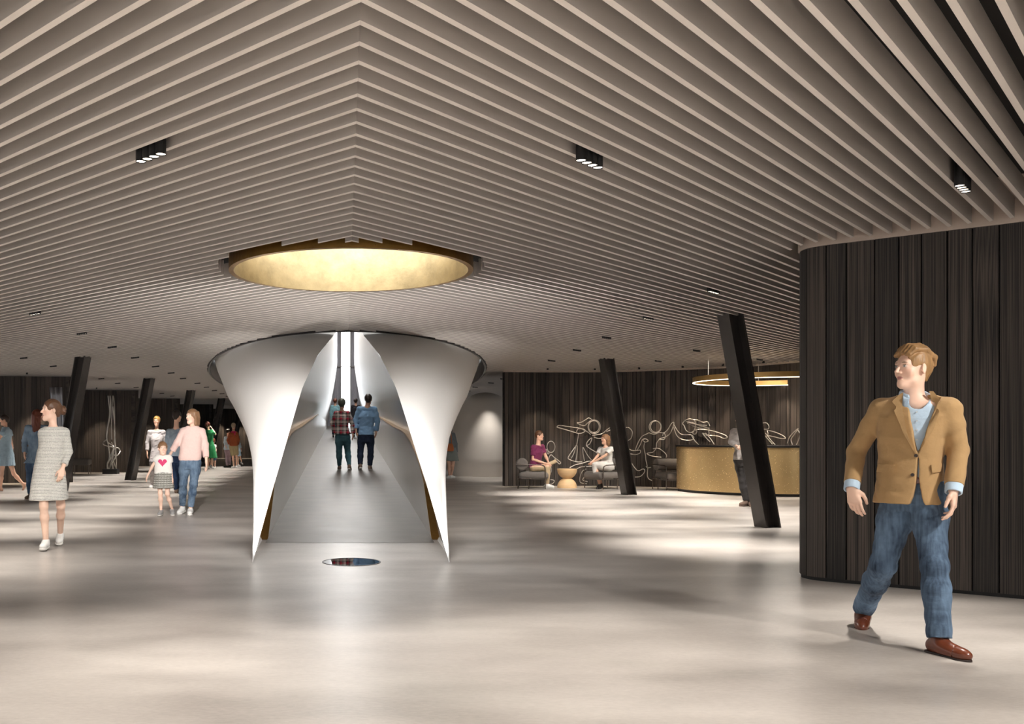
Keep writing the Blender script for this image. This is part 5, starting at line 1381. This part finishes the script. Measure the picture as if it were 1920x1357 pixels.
# ================================================================ columns
def column(xb, yb, xt, label, side):
    root = empty('steel_column', (xb, yb, 0), label=label, cat='column', group='leaning black steel columns')
    # H-section swept from floor to slats along the lean
    w, d, t = .25, .25, .026
    sec = [(-w/2, -d/2), (w/2, -d/2), (w/2, -d/2+t), (t/2, -d/2+t), (t/2, d/2-t), (w/2, d/2-t), (w/2, d/2), (-w/2, d/2), (-w/2, d/2-t), (-t/2, d/2-t), (-t/2, -d/2+t), (-w/2, -d/2+t)]
    a = R(-75 if side > 0 else 70)
    rot = [(x*math.cos(a)-y*math.sin(a), x*math.sin(a)+y*math.cos(a)) for x, y in sec]
    b = MB(); n = len(rot); z1 = Z_BACK-.01
    for z in (0, z1):
        k = z/3.0; b.V += [(x+(xt-xb)*k, y, z) for x, y in rot]
    for i in range(n): b.F.append((i, (i+1) % n, n+(i+1) % n, n+i))
    b.F.append(tuple(reversed(range(n)))); b.F.append(tuple(range(n, 2*n)))
    o = b.build('shaft', M['black_steel'], root, bevel=.004)
    return root
column(6.0, 12.93, 5.47, 'nearest black steel column leaning left, in front of the brass counter', 1)
column(6.3, 20.2, 5.80, 'black steel column leaning left beside the person in the white linen dress', 1)
for y_, xb, xt, lab in ((19.7, -6.17, -5.65, 'leaning black steel column right behind the striped dress'), (26.95, -6.33, -5.77, 'leaning black steel column between the tall wire sculpture and the grey tunic'),
                        (33.7, -6.25, -5.67, 'leaning black steel column behind the pink jumper'), (40.7, -6.1, -5.48, 'leaning black steel column behind the green dress'), (47.7, -6.0, -5.4, 'farthest leaning black steel column, beyond the rust jumper')):
    column(xb, y_, xt, lab, -1)
# ================================================================ brass reception counter
cc = Vector((9.9, 21.4, 0)); CR = 2.03
cnt = empty('reception_counter', (cc.x, cc.y, 0), label='curved brass clad reception counter with a thin black top', cat='counter')
M['counter_brass'] = brass('counter_brass', .20, c=(220, 188, 134), var=.07)
M['counter_brass'].node_tree.nodes['Principled BSDF'].inputs['Metallic'].default_value = .6
arc = [R(t) for t in np.linspace(172, 280, 40)]
def arcpts(r): return [(r*math.cos(t), r*math.sin(t)) for t in arc]
rows = []
po, pi_ = arcpts(CR), arcpts(CR-.62)
b = MB()
rows = [[(x, y, .06) for x, y in po], [(x, y, 1.05) for x, y in po]]; b.quadstrip(rows)
rows = [[(x, y, .06) for x, y in pi_], [(x, y, 1.05) for x, y in pi_]]; b.quadstrip([r[::-1] for r in rows])
for k in (0, -1):
    n0 = len(b.V); b.V += [(*po[k], .06), (*po[k], 1.05), (*pi_[k], 1.05), (*pi_[k], .06)]; b.F.append((n0, n0+1, n0+2, n0+3))
o = b.build('front_panel', M['counter_brass'], cnt); smooth_by_angle(o, 40)
b = MB(); p2, p3 = arcpts(CR+.02), arcpts(CR-.66)
rows = [[(*p2[i], 1.05), (*p2[i], 1.09), (*p3[i], 1.09), (*p3[i], 1.05)] for i in range(len(arc))]
b.quadstrip(rows, close_v=True); b.F.append((0, 1, 2, 3)); n0 = (len(arc)-1)*4; b.F.append((n0+3, n0+2, n0+1, n0))
smooth_by_angle(b.build('counter_top', M['fixture'], cnt), 40)
p4, p5 = arcpts(CR-.03), arcpts(CR-.59)
b = MB(); b.quadstrip([[(*p4[i], 0), (*p4[i], .06), (*p5[i], .06), (*p5[i], 0)] for i in range(len(arc))], close_v=True)
b.build('plinth', M['fixture'], cnt)
# ================================================================ pendant ring over the counter
pc_ = Vector((9.23, 19.7, 2.466)); PR = 1.6
pen = empty('pendant_ring', tuple(pc_), label='thin brass ring pendant lamp hanging above the reception counter', cat='pendant lamp')
smooth_by_angle(MB().lathe([(PR, .012), (PR, .12), (PR-.014, .12), (PR-.014, .012), (PR, .012)], n=96, cap0=False, cap1=False).build('band', M['brass_bright'], pen), 40)
MB().lathe([(PR-.001, .0), (PR-.001, .013), (PR-.022, .013), (PR-.022, 0), (PR-.001, 0)], n=96, cap0=False, cap1=False).build('light_strip', emit('warm_strip', (1, .86, .66, 1), 3.2), pen)
wire_m = mat('steel_wire', srgb(190, 184, 176), .4, metal=.6)
for ang in (195, 315, 75):
    x, y = (PR-.007)*math.cos(R(ang)), (PR-.007)*math.sin(R(ang))
    MB().tube([(x, y, .12), (x, y, .70)], .006, 6).build('suspension_wire', wire_m, pen)
pl = bpy.data.lights.new('pendant_glow', 'POINT'); pl.energy = 5; pl.color = (1, .86, .66); pl.shadow_soft_size = .3
plo = bpy.data.objects.new('pendant_glow', pl); C.objects.link(plo); plo.location = (9.23, 19.7, 2.35)
# fill light near the ceiling, without a fixture, brightens the floor here
area_light('counter_floor_fill', (8.7, 18.9, 2.9), 1.6, 1.0, 70, (1.0, .93, .84))
# ================================================================ lounge armchairs
M['taupe_fabric'] = cloth('taupe_upholstery', (112, 106, 101), .9, var=.10, scale=50, bump=.25, bscale=60)
M['tube_steel'] = mat('dark_chrome_tube', srgb(120, 112, 106), .25, metal=.9)
def rounded_block(L, Wd, H, r):
    S = Solid(); 
    S.fn(lambda P: np.linalg.norm(np.maximum(np.abs(P)-np.array([L/2-r, Wd/2-r, H/2-r]), 0), axis=-1)-r, (0, 0, 0), max(L, Wd)*.75, 0, 'add'); return S
def armchair(x, y, rz, label):
    """front of the chair is local -y"""
    root = empty('lounge_armchair', (x, y, 0), rz, label=label, cat='armchair', group='lounge armchairs')
    S = rounded_block(.76, .72, .20, .09); me, _ = S.mesh('seat', .018, 1); o = put('seat', me, M['taupe_fabric'], root); o.location = (0, -.02, .322)
    B_ = Solid(); B_.cone((-.37, 0, 0), (.37, 0, 0), .145, .145, 0).cut((.365, 0, 0), (1, 0, 0), 0).cut((-.365, 0, 0), (-1, 0, 0), 0)
    me, _ = B_.mesh('backrest', .018, 1); o = put('backrest', me, M['taupe_fabric'], root); o.location = (0, .27, .60)
    for sx in (-1, 1):
        X = sx*.40
        MB().tube(spline([(X, -.30, 0), (X, -.30, .30), (X, -.29, .52), (X, -.24, .575), (X, -.14, .59), (X, .28, .60), (X, .40, .60)], 5), .014, 10).build('arm', M['tube_steel'], root, smooth=True)
        MB().tube([(X, .10, 0), (X, .10, .26), (X, -.0, .26)], .013, 8).build('leg', M['tube_steel'], root, smooth=False)
        MB().tube([(X, .36, 0), (X, .36, .26), (X, .10, .26)], .013, 8).build('leg', M['tube_steel'], root, smooth=False)
    for yy in (-.30, .36): MB().tube([(-.40, yy, .255), (.40, yy, .255)], .012, 8).build('rail', M['tube_steel'], root)
    MB().tube([(-.40, .40, .60), (.40, .40, .60)], .014, 8).build('back_rail', M['tube_steel'], root)
    return root
armchair(4.72, 22.85, R(78), 'taupe lounge armchair under the person in the plum T-shirt')
armchair(6.45, 22.65, R(-72), 'taupe lounge armchair under the person in the white linen dress')
armchair(8.05, 22.2, R(10), 'empty taupe lounge armchair left of the brass counter')
tb = empty('side_table', (5.60, 22.95, 0), label='hourglass shaped pale wooden side table between the two seated people', cat='table')
M['pale_wood'] = mat('pale_turned_wood', srgb(214, 180, 136), .5, var=.22, scale=4, stretch=(1, 1, 5))
h_ = .235
MB().lathe([(.245, 0)]+[(.245*math.cos(R(a)) if a < 66 else .10, .235*math.sin(R(a))/math.sin(R(66))) for a in range(0, 67, 6)], n=40).build('base', M['pale_wood'], tb, smooth=False)
MB().lathe([(.245*math.cos(R(a)) if a < 66 else .10, .472-.235*math.sin(R(a))/math.sin(R(66))) for a in range(66, -1, -6)]+[(.245, .475)], n=40).build('bowl_top', M['pale_wood'], tb, smooth=False)
for o in tb.children: smooth_by_angle(o, 30)
# low stool far left
st = empty('stool', (-9.05, 31.4, 0), .1, label='low taupe upholstered stool with a tubular frame by the left column', cat='stool')
S = rounded_block(.62, .52, .22, .07); me, _ = S.mesh('seat', .02, 1); o = put('seat', me, M['taupe_fabric'], st); o.location = (0, 0, .42)
for sx in (-1, 1):
    MB().tube([(sx*.27, -.2, 0), (sx*.27, -.2, .33), (sx*.27, .2, .33), (sx*.27, .2, 0)], .014, 8).build('leg', M['tube_steel'], st)
# ================================================================ bent wire sculptures
M['wire'] = mat('bent_steel_wire', srgb(208, 203, 196), .30, metal=.75, var=.1)
def wall_depth(px):
    t = (px-CX)/F
    for p, q in zip(bp, bp[1:]):
        a, b = p.x-t*p.y, q.x-t*q.y
        if a <= 0 < b or b <= 0 < a: return p.y+(q.y-p.y)*(-a)/(b-a)
    return 23.6
def wire_fig(label, strokes, Y, r=.0105, dup=.018, thickness=1):
    """strokes: pixel polylines; each becomes a rod in front of the boards"""
    p0 = at(*strokes[0][0][:2], wall_depth(strokes[0][0][0])-.2); root = empty('wire_sculpture', (p0.x, p0.y, 0), label=label, cat='sculpture', group='bent wire figures')
    rnd = random.Random(len(strokes)*7)
    for stt in strokes:
        closed = stt[0] == stt[-1]; P = stt[:-1] if closed else stt
        dy_ = rnd.uniform(.14, .22); pts = [at(p[0], p[1], wall_depth(p[0])-dy_)-root.location for p in P]
        MB().tube(spline(pts, 6, closed), r, 7, closed=closed).build('rod', M['wire'], root, smooth=True)
    return root
def A(pts, ox, oy, sc): return [(ox+x/sc, oy+y/sc) for x, y in pts]
a3 = lambda *p: A(p, 940, 780, 7.385)
a2 = lambda *p: A(p, 1020, 760, 6.857)
def circ(cx, cy, rx, ry, n=12): return [(cx+rx*math.cos(2*math.pi*k/n), cy+ry*math.sin(2*math.pi*k/n)) for k in range(n)]+[(cx+rx, cy)]
def cl(f, cx, cy, rx, ry): P = f(*circ(cx, cy, rx, ry)); P[-1] = P[0]; return P
wire_fig('small bent wire figure on the charred wall beside the person in the plum T-shirt', [cl(a3, 687, 425, 55, 78), a3((600, 455), (625, 470), (640, 520), (660, 515), (640, 470), (625, 455)), a3((655, 600), (665, 560), (690, 535), (730, 570), (790, 615), (822, 645), (800, 660), (760, 620), (735, 590)), a3((660, 640), (690, 720), (690, 780)), a3((680, 880), (720, 885), (735, 905), (700, 940), (660, 945))], 23.55)
wire_fig('large bent wire figure with outstretched arm on the charred wall between the two seated people', [
    cl(a2, 645, 275, 80, 88), cl(a2, 642, 272, 68, 76), a2((620, 185), (575, 160), (540, 180), (480, 215), (425, 222), (460, 245), (520, 258), (560, 225), (600, 195)),
    a2((165, 275), (200, 255), (300, 270), (430, 288), (510, 305), (530, 325), (500, 350), (450, 360), (400, 348), (260, 305), (165, 280)), a2((415, 340), (440, 300), (480, 300), (520, 320), (560, 340), (600, 375)),
    a2((445, 365), (435, 430), (418, 510)), a2((418, 510), (360, 590), (310, 670), (340, 700), (420, 725), (490, 725)), a2((410, 515), (390, 600), (350, 680)), a2((425, 515), (425, 600), (408, 715)),
    a2((500, 535), (500, 600), (520, 715)), a2((505, 540), (560, 640), (610, 700)), a2((545, 520), (600, 560), (670, 600)), a2((545, 520), (550, 480), (580, 440), (615, 420), (590, 490), (550, 515)),
    a2((620, 385), (690, 375), (750, 360), (810, 310), (855, 280)), a2((640, 405), (700, 425), (760, 415)), a2((800, 335), (830, 325), (860, 310)),
    a2((330, 800), (400, 765), (500, 740), (560, 720), (600, 715)), a2((420, 815), (480, 790), (550, 785), (610, 780)), a2((540, 815), (490, 850), (460, 930), (470, 990), (550, 1005)), a2((550, 880), (510, 930), (500, 960), (560, 980))], 23.5)
wire_fig('bent wire figure with raised hand on the charred wall right of the leaning column', [
    a2((1040, 285), (1090, 285), (1135, 340), (1120, 420), (1070, 455)), cl(a2, 1430, 275, 78, 80), cl(a2, 1436, 272, 66, 72),
    a2((1350, 352), (1420, 370), (1480, 350), (1540, 350), (1590, 310), (1640, 230), (1670, 220), (1660, 270), (1620, 360), (1560, 405), (1490, 425)),
    a2((1350, 352), (1290, 380), (1250, 410), (1210, 480), (1180, 560), (1195, 575), (1240, 500), (1265, 440), (1310, 430), (1340, 455), (1300, 470), (1270, 445)),
    a2((1080, 550), (1130, 578), (1190, 578), (1235, 575), (1235, 610), (1180, 630), (1095, 620)), a2((1295, 470), (1285, 540), (1305, 640), (1310, 700), (1330, 790)),
    a2((1490, 425), (1450, 480), (1440, 550), (1400, 600), (1325, 615), (1360, 640), (1440, 660), (1510, 665)), a2((1400, 555), (1470, 550), (1540, 595), (1575, 640), (1570, 670)), a2((1525, 390), (1540, 350), (1560, 390), (1545, 435), (1490, 435)),
    a2((1310, 780), (1330, 800), (1375, 795)), a2((1335, 800), (1330, 900), (1350, 945), (1390, 965)), a2((1110, 720), (1200, 835), (1275, 815), (1295, 850), (1240, 910), (1170, 920))], 23.2)
wire_fig('bent wire figure with streaming hair above the left end of the brass counter', [
    A([(600, 320), (640, 280), (700, 272), (740, 300), (735, 390), (690, 425), (640, 400), (618, 350), (600, 320)], 1180, 740, 6)[:-1]+[A([(600, 320)], 1180, 740, 6)[0]],
    A([(690, 275), (770, 285), (830, 310), (880, 305), (905, 350)], 1180, 740, 6), A([(660, 300), (730, 320), (800, 350), (900, 375)], 1180, 740, 6), A([(650, 320), (720, 350), (800, 375), (900, 380)], 1180, 740, 6), A([(640, 300), (740, 330), (870, 345)], 1180, 740, 6),
    A([(740, 395), (760, 410), (745, 440), (715, 435), (730, 400)], 1180, 740, 6), A([(500, 330), (540, 400), (590, 445), (690, 450), (725, 480), (690, 510), (590, 500), (530, 450), (500, 360)], 1180, 740, 6),
    A([(700, 460), (740, 520), (780, 560)], 1180, 740, 6), A([(820, 430), (870, 490), (910, 530)], 1180, 740, 6), A([(855, 430), (910, 490), (955, 558)], 1180, 740, 6), A([(740, 390), (880, 395), (1000, 425), (1080, 455), (1100, 480), (1060, 490), (1000, 465), (890, 455), (820, 430)], 1180, 740, 6), A([(890, 400), (895, 440), (860, 460)], 1180, 740, 6)], 22.6)
wire_fig('bent wire figure on the charred wall right of the nearest column', [
    A([(1480, 320), (1540, 315), (1570, 350), (1560, 385), (1495, 385)], 1180, 740, 6), A([(1560, 400), (1640, 420), (1730, 460), (1755, 490), (1700, 490), (1620, 470), (1560, 460)], 1180, 740, 6),
    A([(1510, 440), (1560, 500), (1610, 555)], 1180, 740, 6), A([(1530, 430), (1600, 520), (1640, 560)], 1180, 740, 6), A([(1550, 400), (1560, 440), (1540, 470)], 1180, 740, 6),
    A([(1780, 545), (1800, 480), (1850, 420), (1900, 380), (1860, 440), (1820, 500), (1835, 560)], 1180, 740, 6), A([(1890, 390), (1920, 440), (1900, 520), (1880, 560)], 1180, 740, 6)], 20.9)
# tall knotted sculpture on a plinth, left
ts = empty('tall_sculpture', tuple(at(208, 885, 31.6))[:2]+(0,), label='tall knotted sculpture of bent steel rods on a black plinth by the left wall', cat='sculpture')
MB().box((0, 0, .085), (.50, .4, .17)).build('plinth', M['fixture'], ts, bevel=.006)
b6 = lambda *p: [(120+x/6.465, 700+y/6.465) for x, y in p]
rs = random.Random(4)
for stt in [b6((525, 1190), (525, 1090), (550, 1020), (545, 900), (520, 780), (530, 640), (555, 480), (545, 360), (535, 270)), b6((560, 270), (565, 380), (560, 520), (535, 640), (520, 760), (530, 830), (585, 870), (600, 900), (590, 1000), (560, 1120), (545, 1190)),
            b6((590, 1190), (590, 1060), (605, 940), (615, 800), (615, 640), (612, 480), (605, 330), (595, 270), (585, 330), (582, 500), (575, 640), (578, 800)), b6((630, 1190), (635, 1060), (625, 900), (612, 720), (608, 560), (592, 400)),
            b6((520, 800), (480, 830), (480, 860), (530, 880), (585, 890), (610, 920)), b6((630, 900), (660, 905), (680, 940), (660, 980), (630, 1000), (600, 980)), b6((540, 880), (550, 950), (580, 1050), (600, 1190)),
            b6((575, 830), (600, 900), (580, 960), (560, 1040), (530, 1100), (540, 1180)), b6((640, 1185), (615, 1110), (590, 1010), (600, 900)), b6((545, 1180), (580, 1090), (620, 1020), (625, 940))]:
    pts = [at(p[0], p[1], 31.6+rs.uniform(-.09, .09))-ts.location for p in stt]
    for p in pts: p.z = max(p.z, .15)
    MB().tube(spline(pts, 6), .019, 7).build('rod', M['wire'], ts, smooth=True)
# second tall sculpture behind the striped dress: a sheet of grey metal
gs = empty('metal_sculpture', tuple(at(103, 880, 24.6))[:2]+(0,), label='tall folded grey metal sculpture against the nearest left wall, behind the bun hair', cat='sculpture')
rows = []
for k in range(13):
    z = .0+2.62*k/12; w = .10+.09*k/12; rows.append([(-w+.18-.16*k/12+.03*q*w*8+.0, .05*math.sin(q*2.1+k*.12), z) for q in range(9)])
o = MB().quadstrip(rows).build('sheet', mat('grey_brushed_metal', srgb(150, 152, 158), .35, metal=.6), gs, smooth=True)
m_ = o.modifiers.new('solid', 'SOLIDIFY'); m_.thickness = .02
MB().box((.1, .0, .02), (.4, .2, .04)).build('base_plate', M['fixture'], gs)
